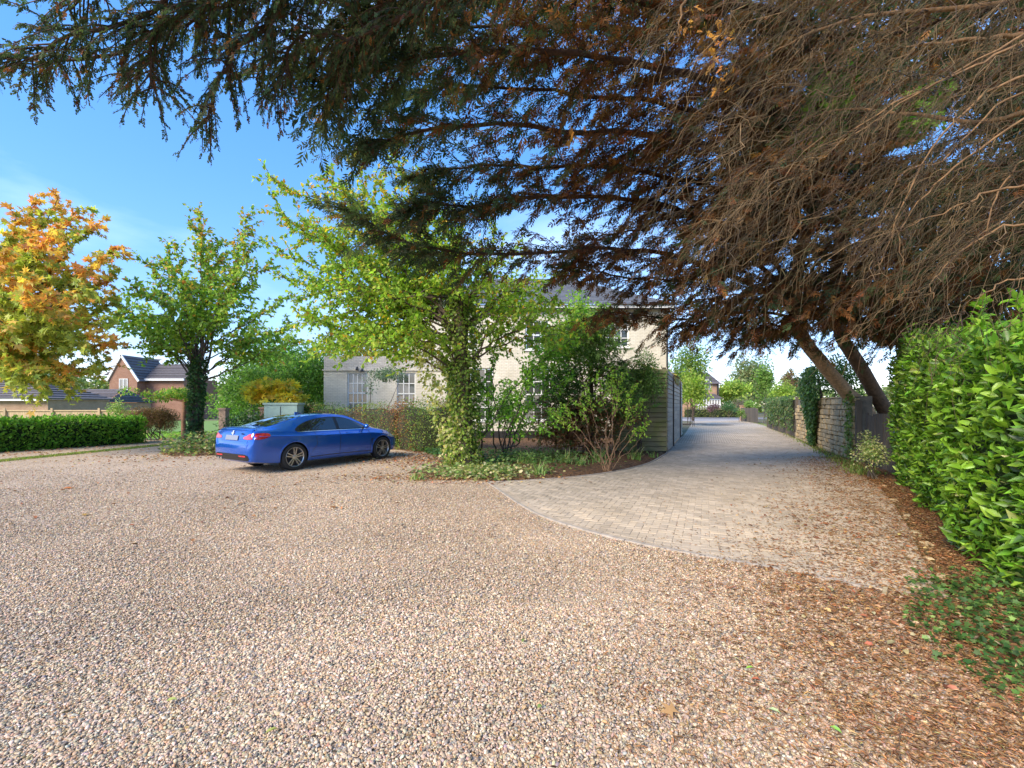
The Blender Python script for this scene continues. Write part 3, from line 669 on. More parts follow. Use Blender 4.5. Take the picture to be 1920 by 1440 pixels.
# ------------------------------------------------------------------ the orange maple at the left edge
def maple_pal(P, u, n):
    g = np.clip(.5 + .5*np.sin(P[:, 0]*1.9+P[:, 2]*2.3)*np.sin(P[:, 1]*1.7+P[:, 2]*1.1) + RNG.normal(0, .22, n) - .10*(P[:, 2]-5), 0, 1)[:, None]
    o = pick([(.56,.27,.08),(.52,.22,.10),(.56,.37,.08),(.46,.30,.07)], n, [4,2,4,3], .13); gg = pick([(.28,.32,.06),(.36,.38,.08),(.22,.27,.05)], n, None, .13)
    return np.where(g > .50, gg, np.where(g > .36, gg*.5+o*.5, o))
BM = Vector((-18.6, 15.2, 0)); FM = PX(-30, 655, 15.0)
lim = [[PX(*p)] for p in ((60,370,15),(110,365,14.4),(30,400,13.6),(100,430,13.2),(150,390,15.6),(185,420,15),(215,460,14.6),(220,520,15.4),(200,480,13.6),(225,560,15),(205,610,14.2),(215,650,15),(200,690,14.8),(160,700,14),(180,640,13.2),
     (120,720,14.4),(90,730,13.8),(60,700,13),(20,690,13.6),(0,640,12.6),(40,600,12.4),(90,560,12.2),(130,600,12.8),(150,540,12.8),(60,520,12),(10,470,12.4),(-60,420,13.4),(-90,500,13.4),(-80,600,13.6),(-60,360,15),(30,560,16.8),(110,500,16.8),(160,580,16.6),(60,640,16.4),(130,660,16.2),(190,560,16.8),(-20,560,16.8),(100,620,13.0),(70,470,13.6))]
maple, tpm = grown_tree('maple_tree', 'maple tree turning orange and gold at the left edge', BM, FM, .26, lim, 5.0, 1.0, .19, .95, maple_pal, None, .052, T=T_MAPLE, limb_r=.045, droop=.25, start=.3)

# ------------------------------------------------------------------ the big overhanging cypress
CY_GREEN = [(.058,.085,.040),(.075,.105,.048),(.045,.070,.038),(.09,.10,.05)]
CY_BROWN = [(.21,.09,.034),(.15,.062,.026),(.28,.14,.048),(.10,.052,.028),(.16,.09,.045)]
def spray_template(k, seed, lf=.34, wf=.04):
    """flat fan of scale leaf twiglets"""
    rg = np.random.default_rng(seed); V, F = [], []
    for i in range(k):
        u = (i+.5)/k; sgn = 1 if i % 2 else -1; ang = sgn*R(rg.uniform(22, 58)); l = (lf*(1-.55*u)+.08)*rg.uniform(.7, 1.2); wv = wf*(1+.5*rg.random())
        if i == k-1: ang = 0
        b = np.array([u*.78, 0.0, rg.normal(0, .03)]); d = np.array([math.cos(ang), math.sin(ang), rg.normal(0, .22)]); s = np.array([-math.sin(ang), math.cos(ang), 0])
        n0 = len(V); V += [b, b+d*l*.45+s*wv, b+d*l, b+d*l*.45-s*wv]; F += [(n0, n0+2, n0+1), (n0, n0+3, n0+2)]
    n0 = len(V); V += [(0, .008, 0), (0, -.008, 0), (.9, 0, 0)]; F += [(n0, n0+1, n0+2)]
    V = np.array(V, float); return V, np.array(F)
SPR = [spray_template(11, s) for s in (1, 2, 3, 4)]
SPRF = [spray_template(9, s, .26, .075) for s in (5, 6, 7, 8)]
def cypress_foliage(limbs, nsec, brown_at, spray=.26, dens=.075, seclen=(1.25, .45), hang=.22, twig_tint=(.9, .62, .42), start=.18, secup=0.0, kbrown=1.0, TS=None):
    """limbs: list of polylines; returns MB of wood and arrays for sprays"""
    wood = MB(); SP, SD, SN, ST = [], [], [], []; A, B, ra, rb = [], [], [], []
    for pts, r0 in limbs:
        r0 *= .62; n = 26; P = wobble(spline(pts, n), .18); ln = np.linalg.norm(np.diff(P, axis=0), axis=1).sum()
        wood.tube(P, np.linspace(r0, .01, n), 6, (.75, .5, .36))
        ns = int(nsec*ln)
        for k in range(ns):
            u = start + (1-start)*(k+RNG.random())/ns; f = u*(n-1); i = min(int(f), n-2); p = lerp(P[i], P[i+1], f-i); ld = unit(P[i+1]-P[max(i-1, 0)])
            side = unit(np.cross(ld, np.array([0, 0, 1.])))*(1 if k % 2 else -1); L_ = lerp(seclen[0], seclen[1], u)*RNG.uniform(.5, 1.3)
            d0 = unit(ld*RNG.uniform(.35, 1.1) + side*RNG.uniform(.3, 1.0) + np.array([0, 0, RNG.normal(secup, .35)]))
            q = spline([p, p+d0*L_*.5+np.array([0, 0, -hang*.2*L_]), p+d0*L_+np.array([0, 0, -hang*L_])], 6)
            A.append(q[:-1]); B.append(q[1:]); ra.append(np.linspace(.011, .005, 5)); rb.append(np.linspace(.009, .003, 5))
            m = max(3, int(L_/dens)); uu = .12+.88*(np.arange(m)+RNG.random(m))/m; j = np.minimum((uu*5).astype(int), 4); s = q[j]+(q[j+1]-q[j])*(uu*5-j)[:, None]
            t = unit(q[j+1]-q[j]); sg = np.where(np.arange(m) % 2, 1, -1)[:, None]; sd_ = unit(np.cross(t, np.array([0, 0, 1.]))+RNG.normal(0, .25, (m, 3)))
            SD.append(t*.9 + sd_*sg*RNG.uniform(.2, .9, (m, 1)) + np.array([0, 0, -hang]) + RNG.normal(0, .2, (m, 3))); SP.append(s)
            nn = np.tile([0, 0, 1.], (m, 1)) + RNG.normal(0, .55, (m, 3)); SN.append(nn); bw = brown_at(s, u, uu)*kbrown; ST.append(RNG.random(m) < bw)
    wood.segs(np.concatenate(A), np.concatenate(B), np.concatenate(ra), np.concatenate(rb), twig_tint)
    P = np.concatenate(SP); n = len(P); br = np.concatenate(ST); tint = pick(CY_GREEN, n, None, .2); tint[br] = pick(CY_BROWN, int(br.sum()), [4,4,2,4,3], .25)
    D = np.concatenate(SD); Nn = np.concatenate(SN); L_ = spray*RNG.uniform(.6, 1.25, n); crown = MB(); wh = RNG.integers(0, 4, n)
    for k in range(4):
        s = wh == k; crown.add(*scatter((TS or SPR)[k], P[s], D[s], Nn[s], L_[s], L_[s], tint[s]))
    return wood, crown
def PXL(pts, r): return ([PX(*p) for p in pts], r)
M_SPRAY = m_leaf('cypress_spray', trans=.36, rough=.75, spec=.15, gain=1.25)
CYB = Vector((10.75, 13.6, 0))
# tree A: leaning trunks behind the stone wall
cyA = thing('cypress_tree', 'leaning cypress with bare pale trunk behind the stone wall, boughs over the drive', 'tree', CYB)
trA = MB(); trA.tube(wobble(spline([CYB + Vector((.25, .1, -.1)), PX(1625, 770, 13.5), PX(1590, 735, 13.3), PX(1535, 672, 13.0), PX(1503, 625, 12.7), PX(1490, 580, 12.3), PX(1500, 480, 11.8), PX(1530, 380, 11.3)], 22), .06), np.linspace(.21, .13, 22), 10, (5.2, 4.2, 3.0))
trB = MB(); trB.tube(wobble(spline([CYB + Vector((.9, .4, -.1)), PX(1668, 790, 13.6), PX(1640, 735, 13.3), PX(1600, 665, 13.0), PX(1575, 610, 12.6), PX(1570, 500, 12), PX(1600, 380, 11.4)], 20), .06), np.linspace(.22, .13, 20), 9, (1.6, 1.25, .95))
wpart('trunk', trA, M_BARK, cyA, smooth=True, label='pale bare leaning trunk'); wpart('trunk', trB, M_BARK, cyA, smooth=True)
limA = [PXL(p, r) for p, r in (
 ([(1490,590,12.6),(1390,585,12),(1290,585,11.5),(1200,590,11),(1130,585,10.4)], .07), ([(1490,580,12.4),(1380,520,11.5),(1240,470,10),(1100,462,9.2),(900,470,8.6),(760,440,8.2),(640,392,8)], .10),
 ([(1495,560,12.2),(1340,430,10.5),(1180,380,9.2),(1000,370,8.4),(860,380,8),(770,395,7.8)], .10), ([(1530,420,11),(1480,325,9.5),(1400,322,9),(1320,275,8.5),(1230,250,8),(1080,235,7.6),(900,220,7.2),(760,240,7),(690,262,6.8)], .15),
 ([(1530,400,11),(1450,205,8.5),(1250,130,7.5),(1050,110,7),(850,110,6.6),(690,140,6.3),(610,190,6.2)], .12), ([(1530,400,11),(1500,60,8),(1250,0,7),(1000,-20,6.4),(800,-10,6),(650,50,5.8)], .12),
 ([(1490,580,12.4),(1420,500,11.5),(1280,540,10.8),(1150,525,10),(1070,500,9.6)], .07), ([(1495,560,12.2),(1380,380,10),(1240,330,9.2),(1080,310,8.8),(900,310,8.4),(780,330,8.2)], .10),
 ([(1530,420,11.2),(1420,250,9.6),(1260,190,9),(1080,170,8.6),(880,170,8.2),(740,190,8)], .11), ([(1530,400,11),(1400,100,9),(1200,60,8.4),(1000,40,8),(800,50,7.6),(700,90,7.4)], .1),
 ([(1490,585,12.6),(1440,560,12),(1350,590,11.6),(1290,620,11.4)], .05), ([(1500,585,12.8),(1480,610,12),(1440,628,11.6),(1400,630,11.4)], .05), ([(1480,520,12),(1400,460,11.4),(1300,410,11),(1180,430,10.6),(1080,450,10.2)], .08),
 ([(1540,400,11.4),(1500,260,10.6),(1400,180,10.2),(1260,260,10.4),(1140,330,10.2)], .08), ([(1560,380,11.4),(1560,200,10.6),(1500,40,10),(1360,-20,9.6),(1180,-60,9)], .08),
 ([(1590,400,11.6),(1640,300,11.4),(1700,200,11),(1760,120,10.6)], .09), ([(1590,420,11.8),(1660,420,11.8),(1760,400,11.4),(1860,380,11)], .09), ([(1580,480,12),(1640,520,12),(1720,540,11.6),(1800,540,11)], .07), ([(1590,420,11.4),(1640,150,10.4),(1720,20,10),(1840,-60,9.6)], .09),
 ([(1570,520,12.2),(1560,570,12),(1600,600,11.6),(1680,610,11.2)], .06), ([(1560,480,12),(1480,440,11.6),(1400,400,11.4),(1330,360,11)], .06),
 ([(1560,430,11),(1500,420,9.6),(1420,430,9),(1340,470,8.8),(1250,500,8.6)], .05), ([(1560,450,11),(1520,500,9.8),(1440,540,9.4),(1350,560,9.2),(1260,570,9.2)], .05), ([(1570,400,10.6),(1560,350,9),(1480,370,8.4),(1380,400,8.2),(1300,440,8.2)], .05), ([(1580,450,11),(1600,480,9.8),(1560,540,9.6),(1480,590,9.8),(1400,610,10)], .05),
 ([(1590,430,11),(1640,440,9.6),(1620,520,9.4),(1560,580,9.6),(1500,600,10)], .05), ([(1600,420,11),(1680,480,9.6),(1690,560,9.6),(1640,610,10)], .05), ([(1580,380,10.6),(1620,300,8.8),(1560,300,8.2),(1460,300,7.8),(1380,330,7.6)], .05))]
def brownA(s, u, uu):
    px = 960 + s[:, 0]/s[:, 1]*FPX; d = np.clip((s[:, 0]+1.6)/3.0, 0, 1)
    return np.clip(.06 + .80*d*(1.25-.7*uu*np.clip(u, 0, 1)), 0, .93)
wood, crown = cypress_foliage(limA, 13.0, brownA, spray=.27, dens=.062, seclen=(1.3, .6), start=.1)
wpart('branches', wood, M_BARK, cyA); wpart('crown', crown, M_SPRAY, cyA, kind='stuff')
# tree B: rooted right of the frame, boughs overhead and bare twigs drooping to the left
TB = Vector((7.9, 4.3, 0)); cyB = thing('cypress_tree', 'cypress rooted behind the bright hedge, green boughs overhead and bare drooping twigs', 'tree', TB)
mb = MB(); mb.tube(wobble(spline([TB + Vector((0, 0, -.1)), TB + Vector((.1, .1, 2)), TB + Vector((-.1, 0, 4.5)), TB + Vector((.1, .2, 8))], 14), .06), np.linspace(.34, .16, 14), 10, (.95, .75, .58)); wpart('trunk', mb, M_BARK, cyB, smooth=True)
st = TB + Vector((0, 0, 5.2))
def limB(pts, r, z=5.2): return ([TB + Vector((0, 0, z))] + [PX(*p) for p in pts], r)
lB = [limB(p, r, z) for p, r, z in (
 ([(1500,-420,5.2),(1000,-260,5),(700,-130,4.8),(480,-20,4.7),(280,70,4.7),(60,130,4.7)], .10, 6.5), ([(1400,-380,5.2),(800,-200,5),(600,-60,4.9),(480,80,4.9),(420,130,4.9),(375,240,4.9)], .08, 6.6),
 ([(1400,-420,4.8),(800,-260,4.6),(480,-120,4.5),(300,0,4.5),(130,90,4.5),(10,110,4.5)], .08, 6.2), ([(1300,-300,5.4),(900,-120,5.3),(680,40,5.3),(560,80,5.3),(515,175,5.3)], .07, 6.4),
 ([(1300,-330,5.2),(820,-140,5.1),(560,-20,5.0),(400,60,5.0),(240,150,5.0)], .07, 6.6), ([(1200,-260,5.6),(800,-60,5.6),(640,90,5.7),(560,90,5.7),(480,150,5.8)], .06, 6.5), ([(1300,-440,4.6),(700,-300,4.5),(420,-160,4.4),(250,-60,4.4),(130,20,4.4)], .07, 6.2), ([(1300,-300,5.6),(900,-140,5.6),(700,-20,5.6),(620,40,5.6),(640,120,5.7)], .06, 6.5),
 ([(1300,-260,5),(900,-80,5),(620,-20,4.9),(470,10,4.8),(330,80,4.8),(290,170,4.8)], .06, 6.4), ([(1600,-300,5.2),(1200,-120,5.4),(900,-20,5.5),(740,40,5.6),(660,110,5.7)], .08, 6.4))]
wood2, crown2 = cypress_foliage(lB, 5.6, lambda s, u, uu: np.clip(.10 + .7*np.clip((s[:, 0]+1.4)/2.5, 0, 1), 0, .9)*np.ones(len(uu)), spray=.095, dens=.028, seclen=(.8, .36), hang=.42, start=.42, TS=SPRF)
# inner dark mass of the right hand crown, high and behind the twigs
lD = [limB(p, r, z) for p, r, z in (
 ([(2100,-60,6),(1800,40,7),(1600,80,7.6),(1420,60,8)], .07, 5.6), ([(2200,100,6),(1900,160,7),(1700,200,7.6),(1500,230,8.2)], .07, 5.0), ([(2200,250,6),(1950,300,7),(1760,330,7.6),(1580,380,8.4)], .07, 4.6),
 ([(2200,350,6),(1960,430,7),(1780,470,7.8),(1620,530,8.6)], .06, 4.4), ([(2100,-160,6),(1800,-60,7),(1500,-40,7.4),(1250,-20,7.6)], .07, 6.0), ([(2200,0,7),(1980,80,8.4),(1800,120,9.4),(1650,160,10)], .07, 5.6), ([(2200,220,7),(2000,300,8.6),(1860,400,9.6),(1720,480,10.2)], .07, 4.8), ([(2150,400,6.5),(1960,500,7.6),(1840,560,8.4),(1720,590,9.2)], .06, 4.2),
 ([(2100,-300,6),(1700,-160,6.6),(1400,-80,6.8),(1150,-20,6.8)], .07, 6.4),
 ([(2200,300,7),(1900,380,8),(1700,420,8.6),(1480,420,9),(1380,460,9.4)], .05, 4.8), ([(2200,380,7.4),(1900,480,8.4),(1700,520,9),(1540,540,9.4),(1420,560,9.8)], .05, 4.4), ([(2200,440,8),(1950,540,9),(1800,580,9.6),(1660,600,10),(1560,600,10.4)], .05, 4.2), ([(2200,480,8),(1960,590,9.4),(1850,620,10.4),(1740,640,11)], .05, 4.0),
 ([(2200,120,7.4),(1900,220,8.4),(1700,300,9),(1520,360,9.4),(1400,400,9.6)], .05, 5.2), ([(2200,60,8),(1900,120,9),(1700,150,9.6),(1520,180,10),(1380,230,10.2)], .05, 5.6), ([(2200,400,9),(1950,500,10.6),(1850,560,11.4),(1700,560,12)], .05, 4.4), ([(2100,200,8),(1900,320,9.4),(1780,380,10.2),(1650,430,10.8)], .05, 5.0))]
wood3, crown3 = cypress_foliage(lD, 9.0, lambda s, u, uu: np.full(len(uu), .36), spray=.24, dens=.085, seclen=(1.3, .7), hang=.3, start=.2)
wpart('crown', crown3, M_SPRAY, cyB, kind='stuff')
tw = MB()
def twig(p0, p1, r0, sag, tint, kids=5, amp=.1):
    P = wobble(spline([p0, lerp(np.array(p0), np.array(p1), .5) + np.array([0, 0, sag]), p1], 12), amp); tw.tube(P, np.linspace(r0, .0016, 12), 4, tint, cap=False)
    A, B = [], []; d = unit(P[-1]-P[0])
    for k in range(kids):
        i = RNG.integers(2, 11); L_ = RNG.uniform(.12, .5); e = unit(d + rdir(1)[0]*.7 + np.array([0, 0, -.35])); q = wobble(spline([P[i], P[i]+e*L_*.5, P[i]+e*L_+np.array([0, 0, -.25*L_])], 5), .05)
        A.append(q[:-1]); B.append(q[1:])
    A, B = np.concatenate(A), np.concatenate(B); tw.segs(A, B, r0*.42, r0*.3, tint)
tcol = [(1.4,1.12,.58),(.8,.68,.34),(.7,.68,.30),(2.0,1.6,.95),(.75,.52,.3),(.55,.45,.26)]
for k in range(1120):
    y = RNG.uniform(3.4, 8.5) if k < 900 else RNG.uniform(7.5, 10.8); px = RNG.uniform(1380, 2150) if k < 900 else RNG.uniform(1380, 1950); py = RNG.uniform(-160, 430) if k < 900 else RNG.uniform(250, 560) ; L_ = RNG.uniform(.5, 1.35)
    if px + py*.25 < 1400: continue
    p0 = PX(px, py, y); dr = Vector((RNG.normal(-.75, .28), RNG.normal(.05, .35), -RNG.uniform(.05, .95))).normalized()
    twig(p0, p0 + dr*L_*(1+.05*y), RNG.uniform(.0028, .0055), .05*L_, random.choice(tcol), 6, RNG.uniform(.08, .24))
for pts, r in (([(1960,60,3.2),(1850,110,3.3),(1700,190,3.4),(1560,270,3.6)], .012), ([(1960,120,3.1),(1830,210,3.2),(1720,330,3.2),(1660,480,3.3),(1640,500,3.3)], .010), ([(1960,330,3),(1850,360,3.1),(1740,400,3.2),(1660,440,3.3)], .009), ([(1960,400,2.9),(1860,450,3),(1780,520,3.1),(1750,560,3.1)], .009), ([(1990,180,3.0),(1860,260,3.1),(1760,340,3.2),(1700,420,3.2),(1690,500,3.2)], .009),
    ([(1290,-40,4.2),(1280,20,4.2),(1262,78,4.2)], .018), ([(1990,20,3.4),(1800,130,3.5),(1620,230,3.7),(1500,330,3.9)], .010), ([(1990,480,2.9),(1900,520,3.0),(1830,560,3.0),(1800,600,3.0)], .008), ([(1990,140,3.6),(1880,200,3.7),(1780,300,3.8),(1700,330,3.8),(1640,420,3.9)], .010), ([(1990,250,3.2),(1900,330,3.3),(1850,430,3.3),(1810,470,3.4)], .009), ([(1960,70,5.5),(1800,80,5.6),(1660,100,5.8)], .035), ([(1980,-20,5.4),(1850,10,5.6),(1640,20,6),(1520,60,6.4),(1430,110,6.8)], .04), ([(1980,200,6),(1820,230,6.4),(1600,200,7.4),(1480,230,8)], .04)):
    P = wobble(spline([PX(*p) for p in pts], 20), .06); tw.tube(P, np.linspace(r, r*.25, 20), 6, (2.2, 1.55, .85))
    for k in range(16):
        i = RNG.integers(3, 19); d = Vector((-.6, RNG.normal(0, .3), -RNG.uniform(.2, .9))).normalized(); twig(Vector(P[i]), Vector(P[i]) + d*RNG.uniform(.25, .7), r*.35, .02, random.choice(tcol), 2, .08)
# orange dead sprays dangling overhead
for c0, nn in (((1345,75,5.2), 26), ((1350,140,5.3), 16), ((1075,255,6.8), 16), ((1290,45,5.6), 10)):
    P = np.array(PX(*c0)) + RNG.normal(0, .09, (nn, 3)); D = rdir(nn)*.6 + np.array([0, 0, -.7]); L_ = RNG.uniform(.08, .16, nn); V, F, C = scatter(SPRF[0], P, D, rdir(nn), L_, L_, pick([(.46,.22,.04),(.38,.17,.035),(.30,.14,.04)], nn, None, .2)); crown2.add(V, F, C)
    tw.tube(wobble([np.array(PX(c0[0]+60, c0[1]-220, c0[2])), np.array(PX(c0[0]+15, c0[1]-90, c0[2])), np.array(PX(*c0))], .03), [.008, .005, .003], 4, (1.4, .9, .5))
wpart('crown', crown2, M_SPRAY, cyB, kind='stuff')
wpart('branches', wood2, M_BARK, cyB); wpart('branches', wood3, M_BARK, cyB); wpart('bare_twigs', tw, M_BARK, cyB, kind='stuff')
ivy_on(cyB, [PX(1520, 300, 8.6), PX(1545, 200, 8.4), PX(1570, 120, 8.2)], [.28,.3,.3], 420, .14, [(.12,.26,.03),(.2,.36,.05),(.08,.18,.03)], name='ivy')
ivy_on(cyB, [PX(1720, 250, 7.6), PX(1745, 160, 7.4)], [.22,.22], 150, .12, [(.12,.26,.03),(.2,.36,.05)], name='ivy')

# deeper crown of the same planting behind the wall
bc = thing('conifer_tree', 'dense dark conifer mass behind the wall and the bare twigs', 'tree', (18.2, 17.0, 0))
mb = MB(); mb.tube(wobble(spline([(18.2,17.0,-.1),(18.0,16.9,4),(16.6,16.6,11)], 12), .08), np.linspace(.35, .12, 12), 9, (.8,.65,.5)); wpart('trunk', mb, M_BARK, bc, smooth=True)
cs, rs = [], []
for k in range(175):
    px = RNG.uniform(1360, 1980); py = RNG.uniform(-120, 640); y = RNG.uniform(13.2, 18); lo = np.interp(px, [1360, 1500, 1600, 1700, 2050], [440, 590, 630, 690, 720])
    if py > lo: continue
    cs.append(PX(px, py, y)); rs.append(np.array([.9,.7,.55])*RNG.uniform(.7, 1.3))
V, F, C = clump_crown([np.array(c) for c in cs], rs, [230]*len(cs), .27, .42, [(.045,.065,.028),(.06,.085,.03),(.10,.06,.03),(.075,.048,.028),(.035,.05,.022)], None)
wpart('crown', mesh_np('crown', V, F, M_SPRAY, C), None, bc, kind='stuff')

# ------------------------------------------------------------------ hedges
def hedge(name, label, line, depth, height, n, leaf, wid, pal, wts, T=T_OVAL, back=True, rough_=.14, core_c=(.03,.045,.015), nparts=0, group=None, cat='hedge', bottom=0.0, outer=1.0, ends=True, topvar=.06):
    """clipped hedge: front line (list of xy, hedge body to the left-normal side), leaves over front, top and ends"""
    P = np.array(line, float); s = np.concatenate([[0], np.cumsum(np.hypot(*np.diff(P, axis=0).T))]); Ltot = s[-1]
    t = thing(name, label, cat, (P[:, 0].mean(), P[:, 1].mean(), 0), group=group)
    def at(q):
        x = np.interp(q, s, P[:,0]); y = np.interp(q, s, P[:,1]); e = .25; dx = np.interp(q+e, s, P[:,0])-np.interp(q-e, s, P[:,0]); dy = np.interp(q+e, s, P[:,1])-np.interp(q-e, s, P[:,1])
        l = np.hypot(dx, dy)+1e-9; return x, y, dx/l, dy/l
    H = height if callable(height) else (lambda q: np.full(np.shape(q), height))
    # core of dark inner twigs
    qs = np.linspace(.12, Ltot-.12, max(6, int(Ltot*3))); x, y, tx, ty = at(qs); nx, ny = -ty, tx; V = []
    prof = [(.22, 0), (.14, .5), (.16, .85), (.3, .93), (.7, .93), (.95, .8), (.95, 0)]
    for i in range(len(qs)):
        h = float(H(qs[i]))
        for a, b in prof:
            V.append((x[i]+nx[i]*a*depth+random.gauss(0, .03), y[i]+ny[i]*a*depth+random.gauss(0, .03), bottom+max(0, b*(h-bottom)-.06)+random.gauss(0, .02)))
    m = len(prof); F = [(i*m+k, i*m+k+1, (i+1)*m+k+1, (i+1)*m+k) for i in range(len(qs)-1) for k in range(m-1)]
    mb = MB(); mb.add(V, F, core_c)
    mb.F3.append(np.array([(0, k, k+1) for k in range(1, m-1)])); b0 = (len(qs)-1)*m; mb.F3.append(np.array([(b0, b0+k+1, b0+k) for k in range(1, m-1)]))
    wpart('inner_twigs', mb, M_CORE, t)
    # leaves
    Hm = float(np.mean(H(np.linspace(0, Ltot, 20)))); af, at_, ae = Ltot*Hm*1.0, Ltot*depth*.8, depth*Hm*(1.4 if ends else 0)
    w_ = np.array([af, at_, ae/2, ae/2]); which = RNG.choice(4, n, p=w_/w_.sum())
    q = RNG.random(n)*Ltot; v = RNG.random(n); a = RNG.random(n); q = np.where(which == 2, .05, np.where(which == 3, Ltot-.05, q))
    x, y, tx, ty = at(q); nx, ny = -ty, tx; h = H(q)
    lump = (np.sin(q*2.3+v*3)*.5+np.sin(q*5.1-v*7)*.3)*rough_*.8
    off = np.where(which == 0, lump + np.abs(RNG.normal(0, rough_*.55, n)) - .02, a*depth)
    z = np.where(which == 1, h + lump - np.abs(RNG.normal(0, rough_*.5, n)) + topvar*RNG.normal(0, 1, n), bottom + v*(h-bottom))
    rnd = np.clip((z-bottom)/(h-bottom), 0, 1.2); off = off + np.where(which == 0, .16*np.clip((rnd-.82)/.18, 0, 1)**2*depth + .10*np.clip((.18-rnd)/.18, 0, 1), 0)
    eo = np.where(which == 2, -1., np.where(which == 3, 1., 0.)); jit = eo*(RNG.normal(0, rough_*.4, n))
    Pp = np.stack([x+nx*off+tx*jit, y+ny*off+ty*jit, z], 1)
    out_ = np.stack([np.where(which < 1, -nx, np.where(which > 1, tx*eo, 0)), np.where(which < 1, -ny, np.where(which > 1, ty*eo, 0)), np.where(which == 1, 1.0, .25)], 1)
    D = out_*.55 + RNG.normal(0, .55, (n, 3)) + np.array([0, 0, .18]); Nn = out_ + RNG.normal(0, .5, (n, 3)) + np.array([0, 0, .35]); L_ = leaf*RNG.uniform(.5, 1.3, n)
    C = pal(Pp, n) if callable(pal) else pick(pal, n, wts, .2)
    keep = np.ones(n, bool)
    if nparts:
        sz = L_/np.hypot(Pp[:,0], Pp[:,1]); vis = (np.abs(Pp[:,0]) < Pp[:,1]*1.1) & (off < .1) & (which == 0) & (Pp[:,2] > .5); sel = np.where(vis)[0][np.argsort(-sz[vis])][:nparts]; keep[sel] = False
        me = [mesh_np('leaf', *[T[0]*np.array([1, wid, 1]), T[1]], M_GLOSSY, np.tile(c, (len(T[0]), 1)), True) for c in pick(pal if not callable(pal) else GREEN, 8, wts, .15)]
        for i in sel:
            d = Vector(D[i]).normalized(); sx = Vector(Nn[i]).cross(d).normalized(); u = d.cross(sx)
            o = link('leaf', me[i % 8], t); o.matrix_local = Matrix.Translation(Vector(Pp[i]) - t.location) @ Matrix((d, sx, u)).transposed().to_4x4() @ Matrix.Scale(L_[i], 4)
    V, F, C = scatter(T_LEAF4 if T is T_OVAL else T, Pp[keep], D[keep], Nn[keep], L_[keep], L_[keep]*wid, C[keep])
    wpart('foliage', mesh_np('foliage', V, F, M_LEAF if T is not T_OVAL else M_GLOSSY, C, True), None, t, kind='stuff')
    return t
M_GLOSSY = m_leaf('glossy_leaf', trans=.3, rough=.4, spec=.5, gain=1.12)
M_CORE = m_plain('inner_twigs', (1, 1, 1), .95, use_tint=True, bump=.8, bscale=40, noise=.5, nscale=12)
bright = [(.16,.32,.025),(.22,.40,.035),(.11,.235,.02),(.30,.44,.06),(.06,.14,.015)]
HB = [(9.1,10.7),(8.2,9.6),(7.05,8.0),(6.1,6.6),(5.3,5.5),(4.75,4.75),(4.32,4.1),(4.02,3.5),(3.9,2.9),(3.9,2.2)]
def hbh(q): return np.interp(q, [0, 1.5, 3.5, 5.5, 7, 9, 10], [2.75, 2.95, 2.75, 2.4, 2.22, 2.1, 2.0]) + .07*np.sin(np.asarray(q)*3.7)
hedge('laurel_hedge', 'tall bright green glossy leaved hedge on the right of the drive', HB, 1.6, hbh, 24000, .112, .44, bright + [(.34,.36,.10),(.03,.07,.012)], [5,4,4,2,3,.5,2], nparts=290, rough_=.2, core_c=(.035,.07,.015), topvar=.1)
# sprigs standing above it
for k, (px, py, y) in enumerate(((1845,560,4.5),(1905,555,4.0))):
    b = PX(px+10, 640, y); e = PX(px, py, y); sp = thing('hedge_shoot', ('tall' if k == 0 else 'rightmost') + ' fresh shoot rising above the bright hedge' + (' below the bare twigs' if k == 0 else ' at the picture edge'), 'shoot', b, group='fresh shoots above the bright hedge')
    mb = MB(); P = wobble(spline([b - Vector((0, 0, .6)), b, e], 8), .05); mb.tube(P, np.linspace(.008, .003, 8), 5, (.9, 1.1, .5)); wpart('stem', mb, M_BARK, sp)
    n = 42; i = RNG.uniform(3, 6.9, n); j = i.astype(int); p = P[j]+(P[j+1]-P[j])*(i-j)[:, None]; D = rdir(n); D[:, 2] += .5; V, F, C = scatter(T_OVAL, p, D, rdir(n)+np.array([0, 0, 1.]), RNG.uniform(.08, .13, n), .05, pick(bright[:4], n, None, .15)); wpart('leaves', mesh_np('leaves', V, F, M_LEAF, C, True), None, sp, kind='stuff')
# variegated ivy at the far foot of that hedge
bush('variegated_shrub', 'cream and green variegated shrub at the far foot of the bright hedge', (7.9,9.9,0), (7.8,9.8,.5), (.32,.4,.55), 14, 1100, .055, [(.42,.44,.2),(.5,.48,.26),(.2,.26,.08),(.12,.2,.05)], stems=3)
# ground ivy in the right corner
def ground_ivy():
    n = 9000; X = RNG.uniform(2.45, 5.2, n); Y = RNG.uniform(1.7, 4.1, n)
    edge = np.interp(Y, [1.7, 2.3, 2.85, 3.4, 3.7, 4.1], [2.75, 2.68, 2.72, 3.0, 3.25, 3.7]); k = (X > edge + np.abs(RNG.normal(0, .16, n)) - .1) & (X < edge+1.5) & (np.sin(X*9+1)*np.sin(Y*8) + RNG.normal(0, .5, n) > -.75); X, Y = X[k], Y[k]; n = len(X)
    Z = .02 + RNG.random(n)**1.5*.11*np.clip((X-2.6)/.5, .25, 1.4); D = RNG.normal(0, 1, (n, 3)); D[:, 2] *= .25
    N_ = RNG.normal(0, .4, (n, 3)) + np.array([0, -.25, 1]); L_ = RNG.uniform(.02, .046, n)
    V, F, C = scatter(T_IVY, np.stack([X, Y, Z], 1), D, N_, L_, L_, pick([(.06,.12,.03),(.09,.17,.04),(.13,.22,.05),(.04,.085,.025),(.22,.28,.09)], n, [5,4,2,3,1], .2))
    o = link('ground_ivy', mesh_np('ground_ivy', V, F, M_LEAF, C, True)); tag(o, 'dark green ivy carpet in the lower right corner', 'ivy', kind='stuff')
ground_ivy()
